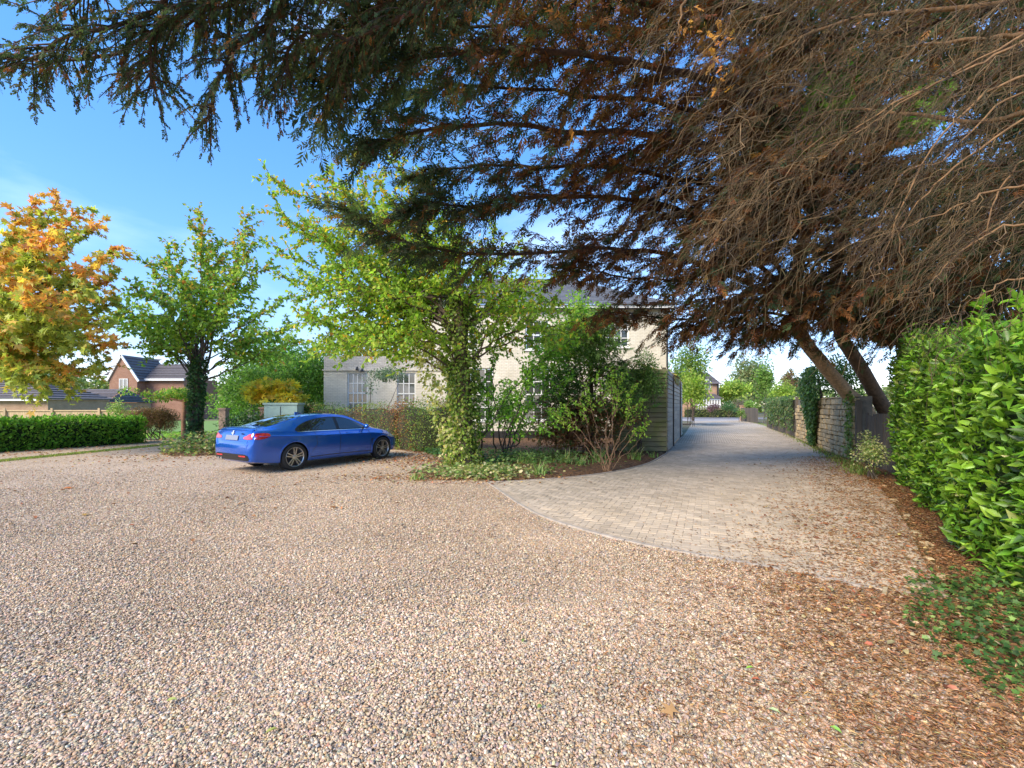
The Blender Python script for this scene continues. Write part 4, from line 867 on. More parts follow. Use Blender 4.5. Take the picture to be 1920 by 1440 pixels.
# clipped laurel hedge at the far left
HL = [(-14.95,20.2),(-15.9,17.6),(-16.9,15.4),(-18.1,13.0),(-19.6,10.2)]
HL = [(-15.6,19.3),(-16.4,17.4),(-17.3,15.4),(-18.6,12.9),(-20.2,10)]
def left_flip(line): return line[::-1]
hedge('clipped_hedge', 'low clipped dark green hedge beside the gravel track at left', left_flip(HL)[::-1][::-1], 1.3, 1.08, 12000, .125, .55, [(.11,.24,.025),(.15,.31,.035),(.07,.16,.02),(.22,.36,.06)], [4,4,3,1], T=T_DIA, rough_=.13, core_c=(.02,.04,.012))
bush('beech_hedge', 'rounded brown twiggy hedge end behind the clipped green hedge', (-16.7,20.9,0), (-16.7,20.9,.88), (1.35,.7,.82), 80, 17000, .06, [(.17,.10,.065),(.23,.135,.085),(.12,.08,.055),(.16,.13,.06)], cat='hedge', stems=12, cl=.33)
# mixed hedge behind the car
def mixpal(P, n):
    f = np.sin(P[:, 0]*2.1+1.2)*np.sin(P[:, 0]*.9+P[:, 2]*1.5) + RNG.normal(0, .45, n); g = pick([(.12,.20,.04),(.18,.27,.06),(.08,.14,.03),(.26,.3,.08)], n, None, .2); b = pick([(.20,.085,.045),(.26,.12,.06),(.14,.07,.04),(.3,.16,.06)], n, None, .2)
    return np.where((f > .25)[:, None], b, g)
hedge('cotoneaster_hedge', 'loose green and russet hedge between the car bonnet and the house wall', [(-8.6,18.5),(-6.2,17.6),(-4.4,16.6)], 1.5, lambda q: 1.55+.08*np.sin(np.asarray(q)*2.5), 6000, .06, .55, mixpal, None, T=T_DIA, rough_=.2, core_c=(.05,.05,.025))
hedge('cotoneaster_hedge', 'overgrown green and russet hedge between the car and the ivy trunk', [(-4.3,16.2),(-3.3,15.5),(-1.7,15.3)], 1.5, lambda q: 1.62+.12*np.sin(np.asarray(q)*3.1+1), 6500, .065, .55, mixpal, None, T=T_DIA, rough_=.26, core_c=(.05,.05,.025))

# ------------------------------------------------------------------ materials for built things
def m_brick(name, c1, c2, mortar, sc=1.0, bump=.5, rough=.85, dirt=None, msize=.01, white=False):
    m, N = nodes_of(name); g = N('ShaderNodeTexCoord').outputs['Object']; sx = N('ShaderNodeSeparateXYZ', {0: g})
    xy = math_(N, 'ADD', sx.outputs[0], sx.outputs[1]); v = N('ShaderNodeCombineXYZ', {0: xy, 1: sx.outputs[2], 2: 0.0}).outputs[0]
    br = N('ShaderNodeTexBrick', {'Vector': v, 'Color1': rgb(c1), 'Color2': rgb(c2), 'Mortar': rgb(mortar), 'Scale': sc, 'Mortar Size': msize, 'Brick Width': .225, 'Row Height': .075, 'Mortar Smooth': .4, 'Bias': 0.0})
    c = br.outputs[0]; nz = N('ShaderNodeTexNoise', {'Vector': g, 'Scale': 1.6, 'Detail': 8.0, 'Roughness': .7}).outputs[0]
    c = mixc(N, 1.0, c, ramp(N, nz, [(.3, (.8,.78,.74)), (.65, (1.05,1.04,1.03))]), 'MULTIPLY')
    if dirt: c = mixc(N, ramp(N, N('ShaderNodeTexNoise', {'Vector': g, 'Scale': 5.0, 'Detail': 8.0, 'Roughness': .75}).outputs[0], [(.60, (0,0,0)), (.72, (.8,.8,.8))]), c, dirt)
    b = N('ShaderNodeBsdfPrincipled', {'Base Color': c, 'Roughness': rough, 'Specular IOR Level': .3})
    bp = N('ShaderNodeBump', {'Height': br.outputs['Fac'], 'Strength': bump, 'Distance': .01}, invert=True); b.id_data.links.new(bp.outputs[0], b.inputs['Normal'])
    finish(N, b.outputs[0]); return m
M_WALLW = m_brick('painted_brick', (.79,.735,.62), (.74,.69,.575), (.62,.57,.47), bump=.8)
M_PARA = m_brick('weathered_painted_brick', (.66,.62,.56), (.55,.52,.47), (.42,.39,.36), bump=.8, dirt=(.28,.26,.27))
M_REDB = m_brick('red_brick', (.34,.16,.10), (.28,.12,.075), (.36,.27,.21))
M_REDC = m_brick('buff_brick', (.46,.27,.17), (.40,.22,.13), (.42,.33,.26))
M_WHITE = m_plain('white_paint', (.78,.77,.74), .45, noise=.12, nscale=20)
M_BLACKP = m_plain('black_fitting', (.02,.02,.02), .5)
M_SLATE = m_plain('slate', (.11,.115,.13), .7, noise=.35, nscale=5, bump=.3, use_tint=True)
M_TILE = m_plain('roof_tile', (.13,.115,.115), .8, noise=.35, nscale=6, use_tint=True)
def m_glass(name, c, rough=.06):
    m, N = nodes_of(name); b = N('ShaderNodeBsdfPrincipled', {'Base Color': rgb(c), 'Roughness': rough, 'Specular IOR Level': .9, 'Coat Weight': .6, 'Coat Roughness': .03}); finish(N, b.outputs[0]); return m
M_PANE = m_glass('window_pane', (.06,.065,.055)); M_PANEL = m_glass('pane_with_curtain', (.22,.21,.19), .12)
def m_wood(name, c, c2, axis=0, rough=.8, moss=None):
    m, N = nodes_of(name); g = N('ShaderNodeTexCoord').outputs['Object']; oi = N('ShaderNodeObjectInfo').outputs['Random']
    sc = [22.0, 22.0, 22.0]; sc[axis] = 1.2
    off = N('ShaderNodeVectorMath', {0: g}, operation='ADD'); cb = N('ShaderNodeCombineXYZ', {0: math_(N, 'MULTIPLY', oi, 37.0), 1: math_(N, 'MULTIPLY', oi, 13.0), 2: 0.0}); off.id_data.links.new(cb.outputs[0], off.inputs[1])
    mpn = N('ShaderNodeMapping', {0: off.outputs[0], 'Scale': tuple(sc)}); nz = N('ShaderNodeTexNoise', {'Vector': mpn.outputs[0], 'Scale': 1.0, 'Detail': 7.0, 'Roughness': .7}).outputs[0]
    col = ramp(N, nz, [(.3, c2), (.7, c)]); col = mixc(N, 1.0, col, ramp(N, oi, [(0, (.82,.82,.82)), (1, (1.12,1.1,1.06))]), 'MULTIPLY')
    if moss: col = mixc(N, ramp(N, N('ShaderNodeTexNoise', {'Vector': g, 'Scale': 2.2, 'Detail': 6.0}).outputs[0], [(.38, (0,0,0)), (.62, (.9,.9,.9))]), col, moss)
    b = N('ShaderNodeBsdfPrincipled', {'Base Color': col, 'Roughness': rough, 'Specular IOR Level': .25}); bp = N('ShaderNodeBump', {'Height': nz, 'Strength': .4, 'Distance': .008}); b.id_data.links.new(bp.outputs[0], b.inputs['Normal'])
    finish(N, b.outputs[0]); return m
M_BOARD = m_wood('weathered_board', (.64,.58,.48), (.46,.41,.33)); M_MOSSY = m_wood('mossy_board', (.34,.31,.19), (.20,.18,.11), moss=(.21,.23,.08))
M_PINE = m_wood('new_pine', (.56,.41,.25), (.44,.31,.18), axis=2); M_OLDW = m_wood('old_fence_wood', (.17,.14,.11), (.09,.075,.06), axis=2)

# ------------------------------------------------------------------ walls with openings, windows
def wall_open(x0, x1, z0, z1, y, openings, rev=.12):
    """front face at y (facing -Y) with rectangular openings and reveals"""
    mb = MB(); xs = sorted({x0, x1, *[o[0] for o in openings], *[o[1] for o in openings]}); zs = sorted({z0, z1, *[o[2] for o in openings], *[o[3] for o in openings]})
    for a, b in zip(xs[:-1], xs[1:]):
        for c, d in zip(zs[:-1], zs[1:]):
            if any(o[0] <= a and b <= o[1] and o[2] <= c and d <= o[3] for o in openings): continue
            mb.add([(a, y, c), (b, y, c), (b, y, d), (a, y, d)], [(0, 1, 2, 3)])
    for a, b, c, d in openings:
        mb.add([(a,y,c),(a,y,d),(a,y+rev,d),(a,y+rev,c)], [(0,1,2,3)]); mb.add([(b,y,c),(b,y+rev,c),(b,y+rev,d),(b,y,d)], [(0,1,2,3)]); mb.add([(a,y,d),(b,y,d),(b,y+rev,d),(a,y+rev,d)], [(0,1,2,3)]); mb.add([(a,y,c),(a,y+rev,c),(b,y+rev,c),(b,y,c)], [(0,1,2,3)])
    return mb
def sash(parent, x0, x1, z0, z1, y, cols=3, rows=2, pane=None, sill=True, curtain=0.0):
    """sash window: frame part, panes and glazing bars as sub-parts"""
    f = .055; mb = MB(); zm = (z0+z1)/2; yf = y+.05
    mb.box((x0, yf, z0), (x0+f, yf+.07, z1)); mb.box((x1-f, yf, z0), (x1, yf+.07, z1)); mb.box((x0+f, yf+.003, z1-f), (x1-f, yf+.067, z1)); mb.box((x0+f, yf+.003, z0), (x1-f, yf+.067, z0+f*1.3)); mb.box((x0+f, yf-.006, zm-.03), (x1-f, yf+.06, zm+.03))
    wn = wpart('window', mb, M_WHITE, parent)
    if sill: sb = MB(); sb.box((x0-.06, y-.07, z0-.075), (x1+.06, y+.12, z0-.002)); wpart('sill', sb, M_WHITE, wn)
    ww, n = (x1-x0-2*f), cols
    for half, (a, b) in enumerate(((z0+f*1.3, zm-.03), (zm+.03, z1-f))):
        yy = yf+.03 - .014*half
        for i in range(n):
            for j in range(rows):
                xa = x0+f+ww*i/n; xb = x0+f+ww*(i+1)/n; za = a+(b-a)*j/rows; zb = a+(b-a)*(j+1)/rows; pb = MB(); e = .011
                pb.box((xa+e, yy, za+e), (xb-e, yy+.006, zb-e)); wpart('pane', pb, M_PANEL if random.random() < curtain else M_PANE, wn)
        gb = MB()
        for i in range(1, n): gb.box((x0+f+ww*i/n-.021, yy-.018, a), (x0+f+ww*i/n+.021, yy+.01, b))
        for j in range(1, rows): gb.box((x0+f, yy-.016, a+(b-a)*j/rows-.020), (x1-f, yy+.008, a+(b-a)*j/rows+.020))
        wpart('glazing_bars', gb, M_WHITE, wn)
    return wn
HY = 22.0
def hx(px): return (px-960)*HY/FPX
def hz(py): return CAMH-(py-HOR)*HY/FPX
house = thing('white_house', 'cream painted brick house with sash windows behind the cherry tree', 'house', (0, HY, 0))
wy = 21.6                                          # low wing, slightly forward
def wx(px): return (px-960)*wy/FPX
def wz(py): return CAMH-(py-HOR)*wy/FPX
o1 = (wx(651), wx(689), wz(775), wz(699)); o2 = (wx(744), wx(779), wz(777), wz(699))
mb = wall_open(wx(607), wx(838), 0, wz(695), wy, [o1, o2]); mb.add([(wx(607), wy, 0), (wx(607), wy, wz(695)), (wx(607), wy+7, wz(695)), (wx(607), wy+7, 0)], [(0,1,2,3)])
wing = wpart('wing_wall', mb, M_WALLW, house)
mb = MB(); mb.box((wx(607), wy+.02, wz(695)+.05), (wx(838), wy+.3, wz(668))); mb.box((wx(607), wy+.3, wz(695)), (wx(607)+.3, wy+7, wz(668))); wpart('parapet', mb, M_PARA, house)
mb = MB(); mb.box((wx(607)-.05, wy-.06, wz(695)+.002), (wx(838), wy+.1, wz(695)+.06)); wpart('string_course', mb, M_WALLW, house)
mb = MB(); mb.box((wx(607)+.3, wy+.3, wz(690)), (wx(838), wy+7, wz(690)+.1)); wpart('flat_roof', mb, M_SLATE, house)
for o in (o1, o2): sash(house, *o[:2], o[2], o[3], wy, 4 if o is o1 else 3, 2, curtain=.35)
for px, py in ((671, 690), (680, 693)):
    mb = MB(); c = Vector((wx(px), wy-.12, wz(py))); mb.tube([c + Vector((0, .12, .02)), c + Vector((0, .03, .05)), c], [.015, .015, .02], 6); mb.tube([c + Vector((0, 0, .03)), c + Vector((0, -.02, -.06)), c + Vector((0, -.03, -.10))], [.03, .06, .075], 10); wpart('wall_lamp', mb, M_BLACKP, house)
ex0, ex1, ez = hx(755), hx(1253), hz(578)
o3 = (hx(985), hx(1032), hz(789), hz(690)); o4 = (hx(1140), hx(1180), hz(650), hz(585)); o5 = (hx(985), hx(1030), hz(655), hz(600)); o6 = (hx(880), hx(925), hz(789), hz(690)); o7 = (hx(850), hx(893), hz(655), hz(600))
mb = wall_open(ex0, ex1, 0, ez, HY+.1, [o3, o4, o5, o6, o7])
for xx in (ex0, ex1): mb.add([(xx, HY+.1, 0), (xx, HY+9, 0), (xx, HY+9, ez), (xx, HY+.1, ez)], [(0,1,2,3)])
wpart('wall', mb, M_WALLW, house)
for o in (o3, o4, o5, o6, o7): sash(house, *o, HY+.1, 3, 2, curtain=.25)
mb = MB(); mb.box((ex0-.25, HY-.2, ez-.02), (ex1+.25, HY+.1, ez+.14)); wpart('fascia', mb, M_WHITE, house)
# slate roof in courses
rf = MB(); rise, run, nco = 2.6, 5.0, 18
for k in range(nco):
    a, b = k/nco, (k+1)/nco; y0, y1 = HY-.3+run*a, HY-.3+run*b; z0, z1 = ez+.14+rise*a, ez+.14+rise*b
    i0, i1 = run*a*.9, run*b*.9; g_ = random.uniform(.85, 1.15)
    rf.add([(ex0-.3+i0, y0, z0+.03), (ex1+.3-i0, y0, z0+.03), (ex1+.3-i1, y1, z1), (ex0-.3+i1, y1, z1), (ex0-.3+i0, y0, z0), (ex1+.3-i0, y0, z0)], [(0,1,2,3), (4,5,1,0)], (g_, g_, g_))
rf.add([(ex1+.3, HY-.3, ez+.14), (ex1+.3, HY+9.3, ez+.14), (ex1+.3-run*.9, HY-.3+run, ez+.14+rise)], [(0,1,2)], (1,1,1)); rf.add([(ex0-.3, HY-.3, ez+.14), (ex0-.3+run*.9, HY-.3+run, ez+.14+rise), (ex0-.3, HY+9.3, ez+.14)], [(0,1,2)], (1,1,1))
roof = wpart('roof', rf, M_SLATE, house)
mb = MB(); mb.tube([(ex1-.06, HY-.02, .1), (ex1-.06, HY-.02, ez)], [.045, .045], 8); mb.tube([(ex0, HY-.12, ez-.03), (ex1+.2, HY-.12, ez-.03)], [.06, .06], 8); wpart('downpipe', mb, M_BLACKP, house)
mb = MB(); mb.box((hx(850), HY-.02, .0), (hx(1253), HY+.06, .35)); wpart('plinth', mb, M_BLACKP, house)

# ------------------------------------------------------------------ board fence at the corner of the drive
FC = Vector((5.22, 15.3, 0)); fdir = Vector((.395, .919, 0)).normalized(); fh = 2.78
bf = thing('board_fence', 'mossy horizontal board fence facing the camera at the bed corner', 'fence', FC)
nb = 17; bh = fh/nb
for k in range(nb):
    mb = MB(); z = .06+k*bh; V = [(0, -.012, z), (0, -.05, z), (0, -.026, z+bh*.9), (0, .0, z+bh*.9)]; Ln = -1.75
    a = np.array(V); b = a + np.array([Ln, .21, 0]); mb.add(np.vstack([a, b]), [(0,1,5,4),(1,2,6,5),(2,3,7,6),(3,0,4,7),(0,3,2,1),(4,5,6,7)]); part('board', mb, M_MOSSY, bf)
mb = MB(); mb.bar((-.01, .006, fh/2), (-1.74, .214, fh/2), .01, fh-.05); part('gap_shade_sheet', mb, M_BLACKP, bf)  # black sheet added behind the boards to paint shade into their gaps
for x in (-.06, -1.7): mb = MB(); mb.box((x-.05, .01-x*.12, -.1), (x+.05, .11-x*.12, fh+.1)); part('post', mb, M_OLDW, bf)
sf = thing('board_fence', 'weathered grey board fence running along the left side of the drive', 'fence', FC + Vector((.06, .1, 0)))
sf.rotation_euler.z = math.atan2(fdir.y, fdir.x)
for k in range(nb):
    z = .06+k*bh; V = np.array([(0, .012, z), (0, -.034, z), (0, -.012, z+bh*.9), (0, .012, z+bh*.9)])
    for p in range(4):
        mb = MB(); a = V + np.array([p*2.5+.02, 0, 0]); b = V + np.array([p*2.5+2.48, 0, 0]); tz = fh if p else fh
        mb.add(np.vstack([a, b]), [(0,4,5,1),(1,5,6,2),(2,6,7,3),(3,7,4,0),(0,1,2,3),(4,7,6,5)]); part('board', mb, M_BOARD, sf)
for p in range(5): mb = MB(); mb.box((p*2.5-.05 if p else .0, .013, -.1), (p*2.5+.05, .11, fh+.12)); part('post', mb, M_BOARD, sf)
mb = MB(); mb.box((.02, .0125, .05), (9.98, .02, fh-.02)); part('gap_shade_sheet', mb, M_BLACKP, sf)  # added dark sheet: stands in for the shadow lines between the boards
for p in (2.4, 7.4): mb = MB(); mb.box((p-.05, -.075, -.05), (p+.03, -.03, fh+.05)); part('batten', mb, M_OLDW, sf)
mb = MB(); V = np.array([(.4, -.3, fh+.25), (3.2, -.3, fh+.22), (3.2, 1.4, fh+1.1), (.4, 1.4, fh+1.15)]); 
ls = thing('shed_roof', 'mossy yellow green lean-to roof edge above the grey board fence', 'roof', FC + Vector((.3, .9, 0))); ls.rotation_euler.z = math.atan2(fdir.y, fdir.x)
M_MOSSR = m_plain('moss_roof', (.36,.34,.06), .9, c2=(.22,.18,.05), nscale=4, bump=.6)
mb = MB(); mb.box((2.6, -.16, fh-.25), (5.4, .02, fh+.02)); part('fascia', mb, M_MOSSR, ls); mb = MB(); mb.add([(2.5,-.22,fh+.03),(5.5,-.22,fh+.03),(5.5,1.2,fh+.5),(2.5,1.2,fh+.5),(2.5,-.22,fh+.07),(5.5,-.22,fh+.07),(5.5,1.2,fh+.54),(2.5,1.2,fh+.54)], [(0,3,2,1),(4,5,6,7),(0,1,5,4),(1,2,6,5),(2,3,7,6),(3,0,4,7)]); part('roof_sheet', mb, M_MOSSR, ls)

# ------------------------------------------------------------------ stone wall on the right, its stones one by one
def m_stone():
    m, N = nodes_of('wall_stone'); g = N('ShaderNodeNewGeometry').outputs['Position']; oi = N('ShaderNodeObjectInfo').outputs['Random']
    nz = N('ShaderNodeTexNoise', {'Vector': g, 'Scale': 6.0, 'Detail': 8.0, 'Roughness': .7}).outputs[0]
    c = mixc(N, 1.0, ramp(N, nz, [(.3, (.38,.29,.17)), (.7, (.66,.54,.36))]), ramp(N, oi, [(0, (.75,.74,.72)), (.5, (1,.97,.9)), (1, (1.2,1.12,1.0))]), 'MULTIPLY')
    b = N('ShaderNodeBsdfPrincipled', {'Base Color': c, 'Roughness': .9, 'Specular IOR Level': .2}); bp = N('ShaderNodeBump', {'Height': nz, 'Strength': .7, 'Distance': .03}); b.id_data.links.new(bp.outputs[0], b.inputs['Normal']); finish(N, b.outputs[0]); return m
M_STONE = m_stone(); M_MORT = m_plain('mortar', (.25,.21,.16), .95, noise=.3, bump=.5)
W0 = Vector((9.82, 12.9, 0)); wdir = Vector((.40, .916, 0)).normalized(); WA = math.atan2(wdir.y, wdir.x)
sw = thing('stone_wall', 'old coursed stone wall under the leaning cypress trunk', 'wall', W0, WA)
mb = MB(); mb.box((0, -.36, -.1), (9.6, -.04, 1.86)); part('mortar_core', mb, M_MORT, sw)
def rock_mesh(name, w, h, d, seed):
    rg = random.Random(seed); bm = bmesh.new(); bmesh.ops.create_cube(bm, size=1); bmesh.ops.bevel(bm, geom=bm.edges[:], offset=.10, segments=1, affect='EDGES')
    for v in bm.verts: v.co.x = v.co.x*w + rg.gauss(0, .006); v.co.y = v.co.y*d + rg.gauss(0, .006); v.co.z = v.co.z*h + rg.gauss(0, .006)
    me = bpy.data.meshes.new(name); bm.to_mesh(me); bm.free(); me.materials.append(M_STONE); return me
RK = [[rock_mesh('stone', 1, 1, 1, 10*i) for i in range(6)]][0]
z = -.02; cnt = 0
while z < 1.84:
    hh = random.uniform(.13, .21); x = -.02 + random.uniform(0, .1)
    if z+hh > 1.87: hh = 1.88-z
    while x < 9.5:
        ww = random.choice((.18,.24,.3,.4,.55))*random.uniform(.85, 1.15)
        if x < 6.5 or cnt < 280:
            o = link('stone', RK[cnt % 6], sw); o.location = (x+ww/2, -.0 + random.gauss(0, .022), z+hh/2); o.scale = (ww-.02, .14, hh-.018); cnt += 1
        x += ww
    z += hh
mb = MB(); mb.box((-.14, -.34, -.1), (-.025, .05, 1.78)); 
gp = thing('gate_post', 'dark weathered timber post at the near end of the stone wall', 'post', W0 + Vector((-.07, -.15, 0)), WA); mb = MB(); mb.box((-.07, -.08, -.1), (.07, .06, 1.72)); mb.box((-.05, -.06, 1.72), (.05, .04, 1.76)); part('shaft', mb, M_OLDW, gp)
# near wall fragment behind the hedge end
ow = thing('old_fence', 'dark old close boarded fence between the timber post and the bright hedge', 'fence', W0 + Vector((-.2, -.45, 0)), WA)
for k in range(16): mb = MB(); x = -.12-.2*k; mb.box((x-.085, -.1+random.gauss(0, .01), -.05), (x+.085, -.075+random.gauss(0, .004), 1.35+random.uniform(-.06, .06))); part('board', mb, M_OLDW, ow)
mb = MB(); mb.box((-3.3, -.14, .3), (-.02, -.105, .4)); mb.box((-3.3, -.14, 1.0), (-.02, -.105, 1.1)); part('rail', mb, M_OLDW, ow)
# fence further along the drive, overgrown
W1 = W0 + wdir*9.7
vf = thing('close_board_fence', 'tall timber fence half hidden by ivy along the right of the drive', 'fence', W1, WA)
for k in range(60):
    mb = MB(); x = .1+.2*k; top = 1.88+random.uniform(-.03, .03); mb.box((x-.095, -.03+random.gauss(0, .006), -.02), (x+.095, -.005, top)); part('board', mb, M_OLDW, vf)
mb = MB()
for k in range(5): mb = MB(); mb.box((k*3.0-.08, -.07, -.05), (k*3.0+.08, .05, 2.0)); part('post', mb, M_OLDW, vf)
def local_ivy(parent, x0, x1, z0, z1, n, leaf, pal, y=.06, thick=.12, name='ivy', dens=None):
    x = RNG.uniform(x0, x1, n); z = z0+(z1-z0)*RNG.random(n)
    if dens is not None: k = dens(x, z); x, z = x[k], z[k]
    n = len(x); D = np.stack([RNG.normal(0, .5, n), RNG.normal(.3, .3, n), RNG.normal(-.7, .4, n)], 1); Nn = np.stack([RNG.normal(0, .4, n), np.ones(n), RNG.normal(.4, .4, n)], 1); L_ = leaf*RNG.uniform(.6, 1.3, n)
    V, F, C = scatter(T_IVY, np.stack([x, y+np.abs(RNG.normal(0, thick, n)), z], 1), D, Nn, L_, L_, pick(pal, n, None, .2)); o = link(name, mesh_np(name, V, F, M_LEAF, C, True), parent); o['kind'] = 'stuff'
ivyd = [(.06,.12,.04),(.09,.16,.05),(.04,.085,.03),(.14,.2,.07)]
local_ivy(vf, .4, 11.5, .35, 2.1, 5200, .10, [(.10,.17,.06),(.14,.21,.08),(.07,.12,.05),(.2,.22,.1)], dens=lambda x, z: np.sin(x*2.2)+.8*np.sin(x*5.3+1)+(z-1.2)*1.6+RNG.normal(0, .5, len(x)) > -.45)
lf = thing('low_paling_fence', 'short dark paling fence at the far right end of the drive', 'fence', (21.5, 39.6, 0), math.atan2(7.4, 2.2))
for k in range(27): mb = MB(); x = .1+.28*k; mb.box((x-.12, -.02, -.02), (x+.12, .01, 1.35+random.uniform(-.05, .05))); part('board', mb, M_OLDW, lf)
# big ivy hanging over the wall
iv = thing('ivy_mound', 'dark glossy ivy mass hanging over the middle of the stone wall', 'ivy', W0 + wdir*5.2, WA)
mb = MB(); mb.tube([(0, -.3, -.1), (0, -.2, 1.4), (.2, -.1, 2.6)], [.09, .07, .04], 6, (1, .9, .8)); part('stem', mb, M_BARK, iv)
V_ = []
def ivm(n):
    x = RNG.normal(0, .85, n); z = RNG.uniform(.1, 3.1, n); w_ = np.interp(z, [.1, .8, 1.6, 2.3, 2.9, 3.2], [.45, .6, 1.0, 1.45, 1.2, .4]); x = np.clip(RNG.normal(-.1, .5, n), -1, 1)*w_*1.1; y = .14+np.interp(z, [0, 1.8, 2.5, 3.2], [.05, .22, .4, .1])*np.abs(RNG.normal(.5, .35, n))
    return x, y, z
x, y, z = ivm(4600); n = len(x); D = np.stack([RNG.normal(0, .5, n), RNG.normal(.3, .3, n), RNG.normal(-.8, .4, n)], 1); Nn = np.stack([RNG.normal(0, .45, n), np.ones(n), RNG.normal(.45, .4, n)], 1); L_ = .115*RNG.uniform(.6, 1.25, n)
V, F, C = scatter(T_IVY, np.stack([x, y, z], 1), D, Nn, L_, L_, pick(ivyd, n, [3,3,4,1], .2)); o = link('foliage', mesh_np('foliage', V, F, M_LEAF, C, True), iv); o['kind'] = 'stuff'
bush('ivy_bush', 'dark green ivy bush growing above the wall behind the hanging ivy', W0 + wdir*6.2 + Vector((1.1, -.3, 0)), tuple(W0 + wdir*6.2 + Vector((.7, -.2, 2.5))), (1.3, 1.5, 1.0), 26, 3200, .11, [(.05,.10,.03),(.08,.15,.04),(.12,.2,.05)], T=T_DIA, stems=4, cat='ivy')
local_ivy(sw, -.1, .55, .1, 2.0, 420, .08, [(.16,.24,.05),(.09,.15,.04),(.22,.28,.08)], y=.08, thick=.06)
# loose kerb stones along the right edge of the drive
se = thing('stone_edging', 'row of rough pale edging stones along the foot of the bright hedge', 'edging', (4.5, 5.0, 0))
for k, (px, py, sx_, sy_) in enumerate(((1717,1000,.20,.13),(1738,1022,.18,.13),(1700,968,.16,.12),(1678,940,.24,.14),(1655,912,.2,.13),(1742,1050,.16,.1),(1765,1083,.2,.09),(1716,1104,.22,.05),(1640,893,.26,.16),(1622,880,.3,.18),(1600,872,.26,.16),(1660,1112,.25,.05))):
    p = GP(px, py); o = link('stone', RK[k % 6], se); o.location = p - Vector((4.5, 5.0, 0)) + Vector((0, 0, -.005)); o.scale = (sx_*.8, sy_*.7, .06); o.rotation_euler = (random.uniform(-.1, .1), random.uniform(-.1, .1), random.uniform(.7, 1.3) if k != 7 else -.5)

# ------------------------------------------------------------------ shrubs in the main bed
CON = [(.08,.16,.04),(.11,.20,.05),(.055,.11,.03),(.14,.22,.07)]
cb = thing('conifer_shrub', 'dark green conifer shrub with brown dead lower branches left of the board fence', 'shrub', (2.5, 14.3, 0))
lims = []
for k in range(34):
    a = RNG.uniform(0, 6.283); hgt = RNG.uniform(.2, 4.1); rad_ = np.interp(hgt, [0, 1.2, 2.6, 4.1], [1.3, 1.8, 1.5, .4])*RNG.uniform(.75, 1.1)
    e = np.array([2.5+math.cos(a)*rad_*1.0, 14.3+math.sin(a)*rad_*.7, hgt+.3]); s_ = np.array([2.5, 14.3, max(.1, hgt-.35)]); lims.append(([s_, lerp(s_, e, .5)+np.array([0, 0, .08]), e], .022))
_g = CY_GREEN[:]; CY_GREEN[:] = CON
wood, crown = cypress_foliage(lims, 8.0, lambda s, u, uu: np.where(s[:, 2] < 1.35+.25*np.sin(s[:, 0]*4), .72, .06)*np.ones(len(uu)), spray=.26, dens=.085, seclen=(.75, .5), hang=.12, start=.2)
CY_GREEN[:] = _g
mb = MB(); mb.tube([(2.5,14.3,-.1),(2.5,14.3,2.2),(2.45,14.3,4.0)], [.12,.08,.02], 7, (.9,.75,.6)); wpart('trunk', mb, M_BARK, cb); wpart('branches', wood, M_BARK, cb)
wpart('crown', crown, M_SPRAY, cb, kind='stuff')
bush('conifer_shrub', 'dark conifer pressed against the top of the mossy fence', (4.2,14.9,0), (4.25,14.8,2.35), (.75,.45,1.0), 22, 3000, .10, CON, wid=.3, stems=3)
cs, rs, ns = [], [], []
for k in range(70):
    a = RNG.uniform(0, 6.283); hgt = RNG.uniform(.3, 4.3); rr = np.interp(hgt, [0, .8, 2.4, 4.3], [1.1, 1.65, 1.4, .3])*RNG.random()**.4; cs.append((2.5+math.cos(a)*rr, 14.3+math.sin(a)*rr*.7, hgt)); rs.append(np.array([.5,.42,.3])*RNG.uniform(.8, 1.2))
up_ = [i for i, c in enumerate(cs) if c[2] > 1.7+.4*math.sin(c[0]*5)]; dn_ = [i for i, c in enumerate(cs) if c[2] <= 1.7+.4*math.sin(c[0]*5)]
for ids, pal_ in ((up_, CON), (dn_, [(.24,.12,.06),(.18,.095,.05),(.30,.17,.08),(.10,.12,.04),(.16,.085,.06)])):
    V, F, C = clump_crown([cs[i] for i in ids], [rs[i] for i in ids], [190]*len(ids), .12, .34, pal_, None); wpart('crown', mesh_np('crown', V, F, M_SPRAY, C), None, cb, kind='stuff')
# bare stemmed shrub with lime leaves, in front
b0 = GP(1140, 884); ls_ = []
for e in ((1085,745,11.0),(1100,720,11.6),(1060,760,10.6),(1120,700,11.4),(1145,690,11.0),(1170,700,11.6),(1190,720,11.2),(1205,745,11.6),(1195,800,11.0),(1215,790,11.4),(1155,730,10.6),(1040,770,11.3),(1180,760,10.8)):
    m_ = b0.lerp(PX(*e), .5) + Vector((RNG.normal(0, .06), RNG.normal(0, .06), -.05)); ls_.append([b0 + Vector((RNG.normal(0, .05), RNG.normal(0, .05), .02)), m_, PX(*e)])
lime, _ = grown_tree('lime_leaf_shrub', 'shrub of many bare tan stems with lime green leaves in front of the fence', b0, b0 + Vector((0, 0, .15)), .04, ls_, 4.2, .5, .09, .52, [(.30,.46,.05),(.36,.50,.07),(.22,.36,.05)], None, .032, limb_r=.010, bark=(2.9, 2.15, 1.5), start=.68, tipgrow=.85, cat='shrub')
bush('leafy_sapling', 'light green sapling in front of the house window behind the bare stems', (1.9,14.5,0), (1.6,14.4,3.0), (1.5,.9,1.7), 34, 3400, .12, [(.16,.32,.03),(.22,.38,.05),(.10,.22,.03)], stems=5, cl=.3, cat='tree')
bush('leafy_sapling', 'light green sapling rising behind the dark conifer shrub up to the roof edge', (3.2,17.6,0), (2.9,17.4,4.6), (1.3,.8,1.6), 26, 2600, .12, [(.20,.36,.04),(.26,.42,.06),(.13,.24,.03)], stems=5, cl=.3, cat='tree')
